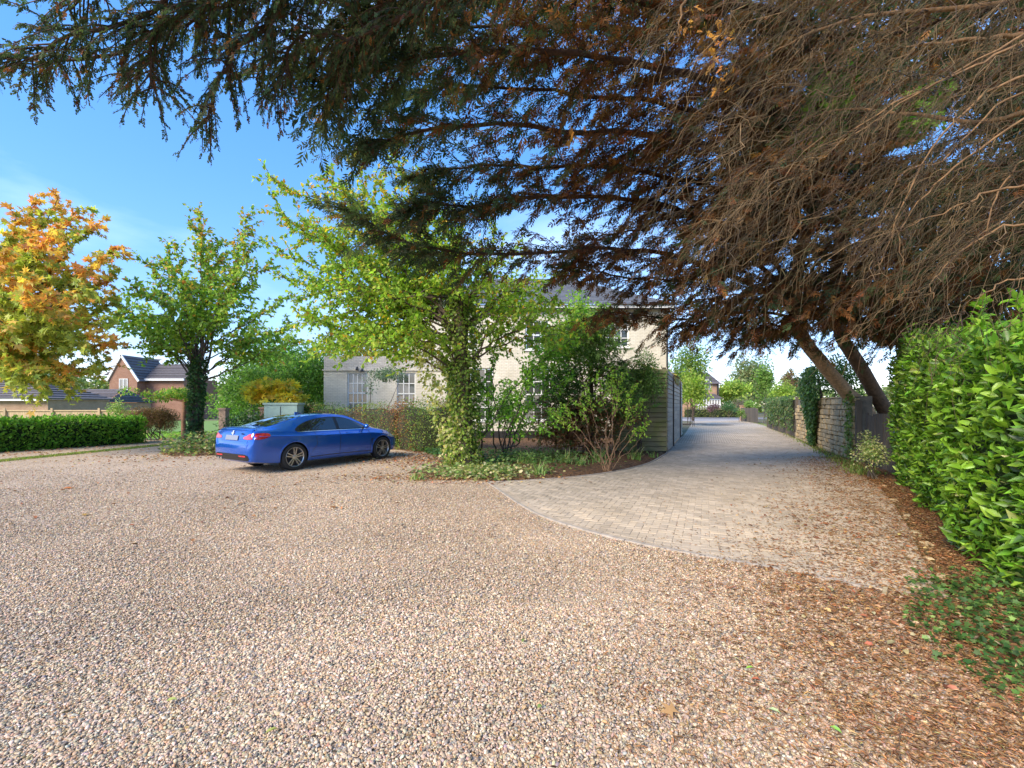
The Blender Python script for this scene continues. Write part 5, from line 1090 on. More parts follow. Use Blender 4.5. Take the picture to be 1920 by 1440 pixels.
bush('green_shrub', 'small green shrub against the white wall right of the ivy trunk', (-.2,15.5,0), (-.2,15.5,1.3), (.8,.6,1.2), 20, 1900, .10, [(.14,.28,.04),(.19,.34,.05)], stems=4)
# ivy and strap leaved clumps on the bed
def groundcover(name, label, n, cxy, sxy, leaf, pal, T=T_IVY, hmax=.14):
    X = RNG.normal(cxy[0], sxy[0], n); Y = RNG.normal(cxy[1], sxy[1], n); k = in_poly(X, Y, BED1) | in_poly(X, Y, BED2); X, Y = X[k], Y[k]; n = len(X)
    Z = .03 + RNG.random(n)**1.6*hmax; D = RNG.normal(0, 1, (n, 3)); D[:, 2] *= .3; L_ = leaf*RNG.uniform(.6, 1.3, n)
    V, F, C = scatter(T, np.stack([X, Y, Z], 1), D, RNG.normal(0, .45, (n, 3))+np.array([0, -.2, 1]), L_, L_*.9, pick(pal, n, None, .22)); tag(link(name, mesh_np(name, V, F, M_LEAF, C)), label, 'ivy', kind='stuff')
groundcover('variegated_ivy', 'cream edged ivy spreading round the foot of the ivy trunk', 2600, (-.75,10.5), (.75,.6), .07, [(.30,.32,.12),(.42,.40,.22),(.15,.22,.06),(.09,.15,.04)])
groundcover('bed_ivy', 'green ivy carpeting the bed beneath the white wall', 2600, (.2,12.8), (1.1,.8), .075, [(.10,.18,.05),(.07,.13,.04),(.15,.22,.07)], hmax=.3)
groundcover('hedge_foot_ivy', 'low ivy along the foot of the russet hedge', 1400, (-2.6,14.9), (.8,.35), .08, [(.08,.16,.05),(.06,.12,.04)])
groundcover('tail_bed_ivy', 'leafy ground cover round the cherry trunk behind the car', 2600, (-10.5,15.6), (.95,.9), .10, [(.14,.22,.06),(.2,.27,.08),(.34,.33,.16),(.09,.15,.04),(.3,.2,.1)], hmax=.65, T=T_DIA)
def strap_clump(px, py, n, h, k):
    b = GP(px, py); t = thing('strap_leaf_clump', SL[k], 'plant', b, group='strap leaved clumps in the bed'); mb = MB()
    for i in range(n):
        a = RNG.uniform(0, 6.283); L_ = h*RNG.uniform(.6, 1.2); o = Vector((RNG.normal(0, .10), RNG.normal(0, .07), 0)); d = Vector((math.cos(a), math.sin(a), 0)); s = Vector((-d.y, d.x, 0)); wv = .016; V = []
        for u in (0, .35, .7, 1): p = o + d*L_*.55*u*u + Vector((0, 0, L_*(u-.42*u*u*RNG.uniform(.6, 1.5)))); ww = wv*(1-u*.85); V += [p+s*ww, p-s*ww]
        mb.add(V, [(0,1,3,2),(2,3,5,4),(4,5,7,6)], pick([(.16,.27,.07),(.22,.32,.1),(.30,.30,.14)], 1, None, .2)[0])
    part('blades', mb, M_LEAF, t, kind='stuff')
SL = ['grassy clump at the front of the bed nearest the ivy trunk', 'arching strap leaved clump left of the bare stemmed shrub', 'pale strap leaved clump just left of the bare stems', 'strap leaved clump right of the bare stems below the fence', 'tiny strap leaved tuft near the fence corner', 'broad leaved tuft at the left front tip of the bed', 'grassy clump behind the front ivy under the white wall', 'thin strap leaved clump between the two arching ones']
for k, (px, py, n, h) in enumerate(((1012,892,34,.5),(1062,872,40,.6),(1120,870,40,.6),(1190,864,40,.55),(1225,858,16,.35),(782,900,26,.25),(985,872,36,.55),(1092,874,26,.5))): strap_clump(px, py, n, h, k)

# ------------------------------------------------------------------ planting behind the car
bush('fig_shrub', 'yellow leaved fig like shrub above the car roof', (-9.6,19.6,0), (-10.2,19.3,2.1), (1.7,.7,.8), 22, 560, .24, [(.58,.46,.04),(.62,.52,.07),(.36,.38,.06),(.5,.34,.05)], T=T_MAPLE, wid=.95, stems=7, cl=.34, stem_tint=(2.2,1.9,1.6))
bush('evergreen_shrub', 'tall dark evergreen beside the left corner of the white house', (-9.9,23.5,0), (-9.9,23.2,2.6), (1.7,1.2,2.5), 36, 5200, .15, [(.08,.17,.03),(.12,.23,.04),(.05,.11,.02)], stems=4, cat='tree')
bush('evergreen_shrub', 'dark leafy shrub between the two cherry trees behind the car', (-12.2,23,0), (-12.4,22.8,2.0), (2.4,1.2,2.2), 40, 6000, .15, [(.07,.14,.03),(.11,.20,.04),(.15,.25,.05)], stems=4, cat='shrub')
bush('leafy_tree', 'yellowing leafy tree rising behind the low wing of the white house', (-9.4,31,0), (-10.4,31,3.6), (3.4,2,3.4), 46, 6500, .24, [(.24,.28,.05),(.16,.24,.04),(.34,.30,.06),(.30,.16,.05)], stems=4, cat='tree')
bush('leafy_tree', 'green leafy tree behind the dark shrubs left of the white house', (-14,29,0), (-14.4,29,3.2), (3.2,2,3.2), 46, 6500, .24, [(.12,.24,.04),(.17,.30,.05),(.08,.17,.03)], stems=4, cat='tree')
bush('ivy_bank', 'dark ivy covered bank just behind the car boot', (-10.6,18.6,0), (-10.4,18.4,.75), (1.8,.6,.85), 26, 2600, .09, [(.05,.10,.03),(.08,.15,.05),(.12,.19,.06)], T=T_IVY, stems=3, cat='ivy')
bush('ivy_tuft', 'small dark ivy tuft right of the pale green box', (-8.4,18.9,0), (-8.35,18.8,1.3), (.6,.45,.75), 12, 900, .09, [(.04,.08,.03),(.07,.13,.04)], T=T_IVY, stems=2, cat='ivy')
bush('olive_tree', 'small grey green tree hanging across the white wall between its windows', (-6.0,19.6,0), (-5.4,19.3,2.75), (.95,.5,.85), 16, 1100, .12, [(.12,.18,.12),(.16,.23,.16),(.09,.14,.09)], wid=.35, stems=2, cl=.35, cat='tree')
# pale green tank box, brick and stone piers
M_GREENB = m_plain('pale_green_paint', (.30,.42,.36), .5, noise=.15, nscale=4)
tb = thing('green_box', 'pale green cabinet standing behind the car roof', 'cabinet', (-9.15, 18.2, 0)); mb = MB(); mb.box((-.65, -.3, 0), (.65, .3, 1.62)); part('body', mb, M_GREENB, tb); mb = MB(); mb.box((-.69, -.34, 1.622), (.69, .34, 1.70)); part('lid', mb, M_GREENB, tb); mb = MB(); mb.box((-.012, -.312, .1), (.012, -.302, 1.55)); mb.box((.06, -.325, .8), (.09, -.303, .95)); part('door_seam', mb, M_BLACKP, tb)
def pier(name, label, loc, w, h, mat):
    t = thing(name, label, 'pier', loc); mb = MB(); mb.box((-w/2, -w/2, 0), (w/2, w/2, h)); part('shaft', mb, mat, t); mb = MB(); mb.box((-w/2-.04, -w/2-.04, h+.002), (w/2+.04, w/2+.04, h+.08)); part('cap', mb, mat, t)
M_PINKP = m_plain('pink_stone', (.5,.36,.28), .9, noise=.3, nscale=9, bump=.4)
pier('brick_pier', 'orange brick pier left of the pale green cabinet', (-10.05, 18.6, 0), .4, 1.45, M_REDC)
pier('stone_pier', 'pinkish stone pier in the shrubs above the car boot', (-13.1, 20.6, 0), .3, 1.4, M_PINKP)
# arch of foliage on a brown post by the brown hedge
pg = thing('garden_arch', 'flat topped climber on rustic brown posts left of the dark ivy trunk', 'arch', (-14.8, 20.4, 0)); M_RUST = m_plain('rustic_post', (.30,.15,.085), .85, c2=(.17,.09,.055), nscale=9, bump=.5)
for dx, dy in ((0, 0), (.25, .35), (-.0, 1.2)): mb = MB(); mb.tube(wobble([(dx, dy, -.1), (dx, dy, .8), (dx+.03, dy, 1.75)], .02), [.10, .09, .085], 8); part('post', mb, M_RUST, pg, smooth=True)
mb = MB(); mb.tube([(.1, .1, 1.75), (-1.0, .2, 1.95), (-2.0, .2, 1.9)], [.05, .05, .03], 6); part('beam', mb, M_RUST, pg)
cs = [(RNG.uniform(-2.1, .7), RNG.normal(.2, .3), 2.0+RNG.normal(.08, .12)) for k in range(24)]; V, F, C = clump_crown(cs, [(.42,.4,.2)]*24, [110]*24, .11, .55, [(.14,.28,.04),(.2,.36,.05),(.36,.33,.08),(.09,.19,.03)], None); o = link('climber', mesh_np('climber', V, F, M_LEAF, C), pg); o['kind'] = 'stuff'
bush('garden_shrub', 'green shrub in the sunlit garden beyond the arch', (-16.6,26.5,0), (-16.6,26.5,1.3), (1.3,.8,1.3), 20, 1800, .13, [(.13,.26,.04),(.19,.33,.05),(.08,.17,.03)], stems=3)
bush('garden_shrub', 'pale fine leaved shrub above the left end of the pine fence', (-21.4,24.8,0), (-21.4,24.6,1.1), (.6,.5,.9), 12, 700, .1, [(.2,.28,.08),(.28,.33,.12)], stems=3)
# pine fence
pf = thing('pine_fence', 'new pale pine feather edge fence behind the left hedge', 'fence', (-33.5, 25.0, 0))
for k in range(112): mb = MB(); x = k*.12; mb.box((x, 0, .0), (x+.114, .02, 1.28)); part('board', mb, M_PINE, pf)
mb = MB(); mb.box((-.1, -.05, 1.282), (13.5, .06, 1.34)); part('rail', mb, M_PINE, pf)
for k in range(6): mb = MB(); mb.box((k*2.6+.3, -.09, 0), (k*2.6+.42, -.055, 1.45)); part('post', mb, M_PINE, pf)

# ------------------------------------------------------------------ houses at the left
def tiled_slope(a, b, c, d, n, name, parent, mat=None):
    """roof slope a,b (eave) to d,c (ridge) in n overlapping courses, each its own part"""
    a, b, c, d = map(Vector, (a, b, c, d)); nn = (b-a).cross(d-a).normalized(); nn = nn if nn.z > 0 else -nn
    for k in range(n):
        u, v = k/n, (k+1)/n; p, q, r, s = a.lerp(d, u), b.lerp(c, u), b.lerp(c, min(1, v+.02)), a.lerp(d, min(1, v+.02)); g_ = random.uniform(.75, 1.25)
        mb = MB(); e = nn*.09; m = max(3, int((q-p).length/.33)); 
        mb.add([p+e, q+e, r+nn*.01, s+nn*.01, p-nn*.02, q-nn*.02], [(0,1,2,3), (4,5,1,0)], (g_, g_*.97, g_*.95)); wpart(name, mb, mat or M_TILE, parent)
by_ = 50.0
def bx(px): return (px-960)*by_/FPX
def bz(py): return CAMH-(py-HOR)*by_/FPX
bh_ = thing('brick_house', 'red brick house with a small front gable and dark tiled roofs at left', 'house', (bx(225), by_, 0))
mb = MB(); xl, xr, xa, zt, ze = bx(205), bx(257), bx(228), bz(668), bz(711)
mb.add([(xl,by_,0),(xr,by_,0),(xr,by_,ze),(xa,by_,zt),(xl,by_,ze),(xl,by_+6,0),(xl,by_+6,ze),(xr,by_+6,0),(xr,by_+6,ze)], [(0,1,2),(0,2,4)]); mb.F3[-1] = np.vstack([mb.F3[-1], np.array([(2,3,4)])+mb.n-9]); mb.F4.append(np.array([(0,4,6,5),(1,7,8,2)])+mb.n-9)
wpart('gable_wall', mb, M_REDB, bh_)
mb = MB(); mb.box((bx(255.5), by_+1.2, 0), (bx(330), by_+7, bz(708))); wpart('wall', mb, M_REDB, bh_); mb = MB(); mb.add([(bx(170),by_+3.5,0),(bx(207),by_+3.5,0),(bx(222),by_+3.5,bz(670)),(bx(170),by_+3.5,bz(712))], [(0,1,2,3)]); wpart('wall', mb, M_REDC, bh_)
for s_ in ((xl-.25, ze-.25), (xr+.25, ze-.25)):
    mb = MB(); mb.bar((s_[0], by_-.08, s_[1]), (xa, by_-.08, zt+.12), .12, .22); wpart('bargeboard', mb, M_WHITE, bh_)
tiled_slope((xr+.3,by_-.1,ze-.25),(xr+.3,by_+5,ze-.25),(xa,by_+5,zt+.15),(xa,by_-.1,zt+.15), 9, 'tile_course', bh_); tiled_slope((xl-.3,by_-.1,ze-.25),(xl-.3,by_+5,ze-.25),(xa,by_+5,zt+.15),(xa,by_-.1,zt+.15), 9, 'tile_course', bh_)
tiled_slope((bx(253),by_+.9,bz(710)),(bx(335),by_+.9,bz(710)),(bx(335),by_+4.5,bz(676)),(bx(240),by_+4.5,bz(676)), 9, 'tile_course', bh_); tiled_slope((bx(150),by_+3,bz(700)),(bx(207),by_+3,bz(700)),(bx(221),by_+6.5,bz(662)),(bx(150),by_+6.5,bz(662)), 9, 'tile_course', bh_)
mb = MB(); mb.box((bx(256), by_+.75, bz(713)), (bx(335), by_+.9, bz(709))); wpart('gutter', mb, M_WHITE, bh_)
wx0, wx1, wz0, wz1 = bx(224), bx(240), bz(734), bz(710); f = .07; mb = MB()
for a, b in (((wx0,wz0),(wx0+f,wz1)),((wx1-f,wz0),(wx1,wz1)),((wx0+f,wz1-f),(wx1-f,wz1)),((wx0+f,wz0),(wx1-f,wz0+f)),(((wx0+wx1)/2-.04,wz0+f),((wx0+wx1)/2+.04,wz1-f))): mb.box((a[0], by_-.06, a[1]), (b[0], by_-.004, b[1]))
wn = wpart('window', mb, M_WHITE, bh_)
for k in (0, 1): mb = MB(); xx = wx0+f if k == 0 else (wx0+wx1)/2+.04; mb.box((xx, by_-.03, wz0+f), (xx+(wx1-wx0)/2-f-.04, by_-.006, wz1-f)); wpart('pane', mb, M_PANEL, wn)
# garages
def garage(label, y, px0, px1, eave, ridge, hipx, n):
    X = lambda p: (p-960)*y/FPX; Z = lambda p: CAMH-(p-HOR)*y/FPX
    t = thing('garage', label, 'garage', (X((px0+px1)/2), y, 0)); mb = MB(); mb.box((X(px0), y, 0), (X(px1)-.2, y+5, Z(eave)-.05)); wpart('wall', mb, M_REDC, t)
    tiled_slope((X(px0),y-.3,Z(eave)),(X(px1),y-.3,Z(eave)),(X(hipx),y+2.5,Z(ridge)),(X(px0),y+2.5,Z(ridge)), n, 'tile_course', t); tiled_slope((X(px1),y-.3,Z(eave)),(X(px1),y+5.3,Z(eave)),(X(hipx),y+2.5,Z(ridge)),(X(hipx),y+2.5,Z(ridge)), n, 'tile_course', t)
    mb = MB(); mb.box((X(px0), y-.34, Z(eave)-.14), (X(px1), y-.22, Z(eave)+.0)); wpart('fascia', mb, M_WHITE, t)
garage('low garage with hipped mossy tile roof behind the pine fence at far left', 33, -260, 95, 748, 706, 8, 9)
garage('low garage with dark tile roof below the brick gable', 42, 95, 206, 754, 728, 190, 8)
for k, (px, yy, rad_, hh, lab) in enumerate(((40,70,(6,3,4),6,'distant tree behind the orange maple'),(300,66,(5,3,3.2),4.6,'distant tree right of the brick house'),(480,60,(6,3,3.4),4.2,'distant tree between the cherry crowns'))):
    bush('distant_tree', 'hazy green ' + lab, ((px-960)*yy/FPX, yy, 0), ((px-960)*yy/FPX, yy, hh), rad_, 40, 2600, .42, [(.12,.2,.05),(.17,.25,.06),(.09,.15,.04)], stems=2, cat='tree', stem_r=.2)

def treeline(name, label, x0, x1, y, h0, h1, n, leaf):
    X = RNG.uniform(x0, x1, n); top = h0 + (h1-h0)*(.5+.25*np.sin(X*.31+1)+.25*np.sin(X*.83)); Z = top*RNG.random(n)**.7; Yy = y + RNG.normal(0, 1.5, n)
    V, F, C = scatter(T_DIA, np.stack([X, Yy, Z], 1), rdir(n), rdir(n)+np.array([0, -.6, .6]), leaf, leaf*.7, pick([(.13,.19,.06),(.17,.23,.07),(.10,.15,.05),(.2,.2,.08)], n, None, .15)); tag(link(name, mesh_np(name, V, F, M_LEAF, C)), label, 'trees', kind='stuff')
treeline('far_woodland', 'distant line of trees along the left horizon', -100, 2, 84, 3.5, 8, 15000, .75)
treeline('far_woodland', 'distant line of trees along the right horizon', 2, 130, 100, 3.2, 6.5, 13000, .8)
# ------------------------------------------------------------------ the far end of the drive
ry = 50.0
road = sheet('road', [(-20,52),(70,52),(70,60),(-20,60)], 0.0, M_ROAD)
sheet('drive_mouth', [(17.9,44.8),(25.1,48.4),(28,52.05),(17,52.05)], 0.0, m_plain('pale_asphalt', (.36,.33,.31), .9, noise=.15, nscale=3))
fy = 64.0
def fx(px): return (px-960)*fy/FPX
def fz(py): return CAMH-(py-HOR)*fy/FPX
fhs = thing('brick_house', 'buff brick house with a white glazed bay facing the end of the drive', 'house', (fx(1320), fy, 0))
mb = MB(); mb.box((fx(1255), fy, 0), (fx(1348), fy+8, fz(720))); wpart('wall', mb, M_REDC, fhs)
tiled_slope((fx(1250),fy-.4,fz(720)),(fx(1350),fy-.4,fz(720)),(fx(1348),fy+4,fz(694)),(fx(1250),fy+4,fz(694)), 8, 'tile_course', fhs)
mb = MB(); mb.tube([(fx(1345), fy-.1, .2), (fx(1345), fy-.1, fz(720))], [.12, .12], 6); wpart('downpipe', mb, M_BLACKP, fhs)
mb = MB(); mb.box((fx(1300), fy-1.6, 0), (fx(1340), fy-.01, fz(769))); wpart('bay_base', mb, M_REDB, fhs)
bay = MB(); bay.box((fx(1300), fy-1.6, fz(769)), (fx(1340), fy-.4, fz(748))); bay = wpart('bay_window', bay, M_PANEL, fhs)
for k in range(9): mb = MB(); x = lerp(fx(1300), fx(1340), k/8); mb.box((x-.06, fy-1.68, fz(769)), (x+.06, fy-1.602, fz(748))); wpart('mullion', mb, M_WHITE, bay)
mb = MB(); mb.box((fx(1300), fy-1.69, fz(750)), (fx(1340), fy-1.603, fz(747))); mb.box((fx(1300), fy-1.69, fz(770)), (fx(1340), fy-1.603, fz(768))); mb.box((fx(1300), fy-1.67, fz(759)), (fx(1340), fy-1.605, fz(758))); wpart('transom', mb, M_WHITE, bay)
tiled_slope((fx(1297),fy-1.9,fz(747)),(fx(1343),fy-1.9,fz(747)),(fx(1338),fy,fz(738)),(fx(1302),fy,fz(738)), 4, 'tile_course', fhs)
mb = MB(); mb.box((fx(1322), fy-.08, fz(730)), (fx(1332), fy-.01, fz(712))); wn = wpart('window', mb, M_WHITE, fhs); mb = MB(); mb.box((fx(1323.2), fy-.1, fz(729)), (fx(1330.8), fy-.083, fz(713))); wpart('pane', mb, M_PANE, wn)
mb = MB(); mb.box((fx(1354), fy+6, 0), (fx(1368), fy+10, fz(708))); h2 = thing('distant_house', 'partly hidden house with dark roof behind the yellow green tree', 'house', (fx(1360), fy+6, 0)); mb.V = [v for v in mb.V]; wpart('wall', mb, M_REDC, h2); tiled_slope((fx(1352),fy+5.6,fz(716)),(fx(1385),fy+5.6,fz(716)),(fx(1385),fy+9,fz(704)),(fx(1354),fy+9,fz(704)), 5, 'tile_course', h2)
def fbush(name, label, px, py0, py1, w, y, n, leaf, pal, cat='shrub', stems=3, T=T_DIA, cl=.42):
    Z0 = CAMH-(py0-HOR)*y/FPX; Z1 = CAMH-(py1-HOR)*y/FPX; X = (px-960)*y/FPX; W = w*y/FPX/2
    return bush(name, label, (X, y, 0), (X, y, (Z0+Z1)/2), (W, W*.7, abs(Z0-Z1)/2), max(10, n//90), n, leaf, pal, stems=stems, cat=cat, T=T, cl=cl)
G2 = [(.13,.22,.05),(.18,.28,.06),(.10,.17,.04)]; YG = [(.26,.34,.06),(.32,.40,.08),(.18,.27,.05)]; BL_ = [(.13,.18,.09),(.17,.22,.10),(.21,.21,.10)]
fbush('street_tree', 'tall green tree left of the drive end beyond the board fence', 1290, 790, 630, 90, 36, 4200, .22, G2+[(.24,.27,.06)], 'tree', 4)
fbush('street_tree', 'yellow green tree beside the drive end in front of the buff house', 1300, 780, 690, 60, 34, 1800, .2, YG, 'tree', 3)
fbush('distant_tree', 'large rounded grey green tree beyond the far houses', 1405, 785, 660, 90, 82, 5200, .5, BL_, 'tree', 3)
fbush('distant_tree', 'bright yellow green tree right of the buff house', 1375, 760, 712, 64, 70, 2200, .4, YG, 'tree', 3)
fbush('distant_tree', 'small airy tree above the ivy covered fence', 1432, 770, 675, 46, 40, 1900, .2, G2, 'tree', 3)
fbush('distant_tree', 'low yellow green tree behind the ivy covered fence', 1468, 775, 712, 66, 46, 1800, .24, YG, 'tree', 3)
fbush('distant_tree', 'reddish brown tree behind the hanging ivy', 1484, 740, 690, 40, 60, 1200, .3, [(.2,.12,.08),(.16,.16,.06)], 'tree', 3)
fbush('round_shrub', 'purple leaved rounded shrub below the white bay', 1338, 777, 752, 26, 58, 700, .16, [(.13,.07,.085),(.17,.10,.11)]); fbush('round_shrub', 'dark green rounded shrub across the road', 1366, 778, 754, 26, 57, 800, .15, [(.05,.12,.05),(.08,.17,.06)])
fbush('round_shrub', 'grey purple shrub behind the clipped round shrubs', 1388, 776, 748, 30, 60, 700, .18, [(.15,.13,.11),(.19,.17,.12)]); fbush('round_shrub', 'rounded green shrub at the far end of the paling fence', 1404, 778, 744, 34, 46, 800, .15, [(.14,.24,.06),(.2,.3,.07)]); fbush('round_shrub', 'pale green clump at the near end of the far fence', 1390, 790, 764, 16, 44, 400, .12, G2)
hedge('low_hedge', 'low clipped hedge across the road at the drive end', [(23.5,61),(33.0,61)], 1.0, 1.2, 1800, .16, .55, [(.14,.17,.05),(.10,.13,.04),(.2,.2,.07)], None, T=T_DIA, rough_=.1)
pb = thing('parcel_box', 'small tan brick pillar behind the paling fence at the drive end', 'pillar', ((1397-960)*47/FPX, 47, 0)); mb = MB(); mb.box((-.45, -.2, 0), (.45, .2, 1.55)); part('shaft', mb, M_REDC, pb); mb = MB(); mb.box((-.5, -.25, 1.552), (.5, .25, 1.62)); part('cap', mb, M_REDC, pb)
sp0 = GP(1299, 789); yt, _ = grown_tree('young_tree', 'thin dark young tree in a soil patch at the end of the drive', sp0, sp0 + Vector((.02, 0, 1.3)), .13, [[sp0 + Vector((RNG.normal(0, 1.0), RNG.normal(0, .5), RNG.uniform(2.2, 3.6)))] for k in range(9)], 2.0, .7, .16, .55, YG, None, .12, limb_r=.03, bark=(.6,.5,.45))
for k, (px, py, w_, lab) in enumerate(((1292,795,1.6,'a'),(1347,797,1.3,'b'))):
    p = GP(px, py); a = np.linspace(0, 6.28, 18)[:-1]; s_ = sheet('soil_patch', [(p.x+math.cos(t)*w_*(1+.1*math.sin(3*t)), p.y+math.sin(t)*w_*.55) for t in a], .012, MSOIL)

# ------------------------------------------------------------------ single fallen leaves and sticks in the foreground
def fallen(px, py, size, ang, col, label, T=T_OVAL, wid=.5, group=None):
    p = GP(px, py); me = mesh_np('fallen_leaf', T[0]*np.array([1, wid, 1.2]), T[1], M_LITTER, np.tile(col, (len(T[0]), 1)), True)
    o = link('fallen_leaf', me); o.location = p + Vector((0, 0, .028)); o.scale = (size,)*3; o.rotation_euler = (random.uniform(-.3, .3), random.uniform(-.3, .1), ang); tag(o, label, 'leaf', group)
fallen(1262, 1345, .085, 2.2, (.42,.24,.10), 'large crumpled tan leaf on the needles near the bottom edge', T_MAPLE, .9)
fallen(1440, 1338, .06, -.6, (.42,.5,.24), 'pale green leaf lying pale side up on the brown needles', wid=.4); fallen(1556, 1372, .05, -.9, (.22,.42,.08), 'bright green leaf near the bottom edge below the dark soil patch', wid=.5)
fallen(1398, 1262, .055, .1, (.25,.45,.06), 'slim fresh green leaf on the brown litter', wid=.3); fallen(1386, 1246, .04, 2.4, (.55,.5,.25), 'small cream leaf just above the slim green leaf', wid=.4)
fallen(1408, 1282, .05, -.4, (.42,.12,.06), 'small red leaf below the slim green leaf', wid=.4); fallen(1712, 1362, .06, 1.2, (.45,.15,.06), 'orange red curled leaf by the ivy in the corner', wid=.6)
fallen(310, 1325, .055, .3, (.38,.42,.12), 'yellow green leaf on the pebbles at lower left', wid=.5); fallen(497, 1386, .06, .8, (.42,.45,.12), 'yellow green leaf on the pebbles near the bottom edge', wid=.5); fallen(980, 1212, .06, 1.4, (.22,.3,.08), 'dark green leaf on the pebbles in the centre', wid=.4); fallen(1008, 1338, .05, 1.0, (.3,.4,.1), 'green leaf on the pebbles left of the large tan leaf', wid=.45)
fallen(1538, 1113, .05, .2, (.55,.3,.06), 'golden leaf on the litter just below the pale edging', wid=.8); fallen(1478, 1155, .05, 1.2, (.5,.45,.28), 'cream leaf on the brown litter below the edging', wid=.6)
fallen(622, 953, .11, .4, (.28,.13,.05), 'dark brown leaf alone on the open gravel left of centre', T_MAPLE, .9); fallen(155, 967, .13, .4, (.5,.3,.07), 'golden maple leaf on the gravel at left', T_MAPLE, .9); fallen(123, 917, .16, 1.0, (.5,.17,.05), 'rust maple leaf on the gravel nearest the left hedge', T_MAPLE, .9)
def stick(pts, r, label):
    P = wobble(spline([GP(*p) + Vector((0, 0, .02+r)) for p in pts], 14), .03); P[:, 2] = .02+r+np.abs(RNG.normal(0, .004, 14)); mb = MB(); mb.tube(P, np.linspace(r, r*.5, 14), 5, (2.0,1.4,.9)); tag(link('fallen_twig', mb.mesh('fallen_twig', M_BARK)), label, 'twig', 'fallen twigs on the litter')
stick([(1645,1282),(1690,1310),(1735,1345)], .003, 'long thin tan twig on the litter left of the ivy'); stick([(1710,1405),(1760,1403),(1800,1398)], .005, 'thick straight twig near the bottom right corner'); stick([(1690,1438),(1690,1400),(1715,1350)], .004, 'bent twig running down to the bottom edge')
stick([(1542,1045),(1577,1045)], .006, 'short dark stick on the paving before the hedge'); stick([(1262,1390),(1300,1388),(1322,1380)], .003, 'curved twig on the pebbles near the bottom edge'); stick([(1585,1310),(1600,1345),(1612,1375)], .002, 'fine twig beside the dark soil patch')

# ------------------------------------------------------------------ the blue car
CARX, CARY, CARA = -5.42, 11.2, R(58.5)          # rear right wheel contact, heading
def m_paint():
    m, N = nodes_of('car_paint'); b = N('ShaderNodeBsdfPrincipled', {'Base Color': rgb((.008,.105,.52)), 'Roughness': .17, 'Metallic': .45, 'Coat Weight': 1.0, 'Coat Roughness': .03, 'Specular IOR Level': .6}); finish(N, b.outputs[0]); return m
MP = m_paint(); M_CG = m_glass('car_glass', (.015,.017,.02), .03); M_TYRE = m_plain('tyre_rubber', (.025,.024,.023), .8); M_TRIM = m_plain('black_trim', (.012,.012,.013), .35)
M_ALLOY = m_plain('alloy', (.55,.55,.55), .28, metal=.9); M_DARKA = m_plain('dark_alloy', (.05,.05,.055), .4, metal=.6); M_CHROME = m_plain('chrome', (.8,.8,.8), .12, metal=1); M_PLATE = m_plain('number_plate', (.20,.22,.28), .5)
def m_lamp(name, c):
    m, N = nodes_of(name); g = N('ShaderNodeTexCoord').outputs['Object']; nz = N('ShaderNodeTexNoise', {'Vector': g, 'Scale': 18.0}).outputs[0]
    b = N('ShaderNodeBsdfPrincipled', {'Base Color': ramp(N, nz, [(.4, tuple(v*.55 for v in c)), (.6, c)]), 'Roughness': .12, 'Coat Weight': 1.0, 'Specular IOR Level': .7}); finish(N, b.outputs[0]); return m
M_RED = m_lamp('tail_lamp_red', (.62,.015,.02)); M_HEAD = m_lamp('head_lamp_clear', (.6,.62,.65))
ST = np.array([  # x, bottom z, half width, belt z, belt half width, roof half width, top z
 (0.00,.40,.68,.68,.66,.55,.71),(0.03,.31,.79,.76,.76,.66,.80),(0.07,.275,.835,.90,.79,.70,.965),(0.12,.255,.86,.965,.80,.70,1.045),(0.20,.25,.88,.985,.81,.69,1.065),(0.40,.22,.90,.985,.82,.66,1.085),(0.62,.20,.908,.975,.83,.63,1.135),
 (0.90,.19,.912,.965,.83,.605,1.215),(1.20,.185,.912,.955,.83,.59,1.295),(1.55,.18,.912,.945,.83,.58,1.355),(1.95,.18,.91,.935,.828,.575,1.385),(2.35,.18,.91,.93,.825,.575,1.388),(2.70,.18,.91,.925,.825,.585,1.355),(3.00,.18,.91,.92,.825,.61,1.275),
 (3.28,.18,.91,.918,.825,.66,1.145),(3.52,.185,.91,.915,.82,.72,1.02),(3.64,.19,.908,.905,.815,.735,.975),(3.90,.195,.90,.875,.79,.69,.93),(4.16,.20,.875,.825,.75,.64,.875),(4.38,.215,.825,.755,.69,.58,.80),(4.53,.24,.745,.67,.61,.50,.715),(4.61,.28,.64,.59,.53,.43,.64),(4.64,.34,.52,.53,.44,.36,.57)])
def station(x):
    x = np.clip(x, 0, 4.64); return np.array([np.interp(x, ST[:, 0], ST[:, k]) for k in range(1, 7)])
def smooth_station(x):
    return (station(x-.05) + 2*station(x) + station(x+.05))/4 if .2 < x < 4.5 else station(x)
def section(x):
    zb, w, zl, wb, wr, zt = smooth_station(x); g = np.clip((zt-zl)/.4, 0, 1)
    sh = zl - .10
    rail = lerp(zt-.035, zt-.075, g)
    return np.array([(0, zb), (.80*w, zb), (.935*w, zb+.03), (.972*w, zb+.12), (.985*w, lerp(zb, sh, .45)), (w, lerp(zb, sh, .78)), (1.0*w, sh-.006), (.958*w, sh+.018), (lerp(.95*w, wb, .7), zl-.02), (wb-.012, zl+.01),
                     (lerp(wb, wr, .5), lerp(zl, rail, .52)+.006), (wr+.02, rail-.01), (wr-.035, rail+.035*g+.012), (wr*.6, zt-.008), (0, zt)])
XS = np.unique(np.concatenate([np.linspace(0, .2, 9), np.linspace(.2, 4.4, 60), np.linspace(4.4, 4.64, 10)]))
SECS = [section(x) for x in XS]
def side_y(x, z):
    s = section(x); return float(np.interp(z, s[1:, 1], s[1:, 0]))
def top_z(x, y):
    s = section(x)[8:][::-1]; return float(np.interp(abs(y), s[:, 0], s[:, 1]))
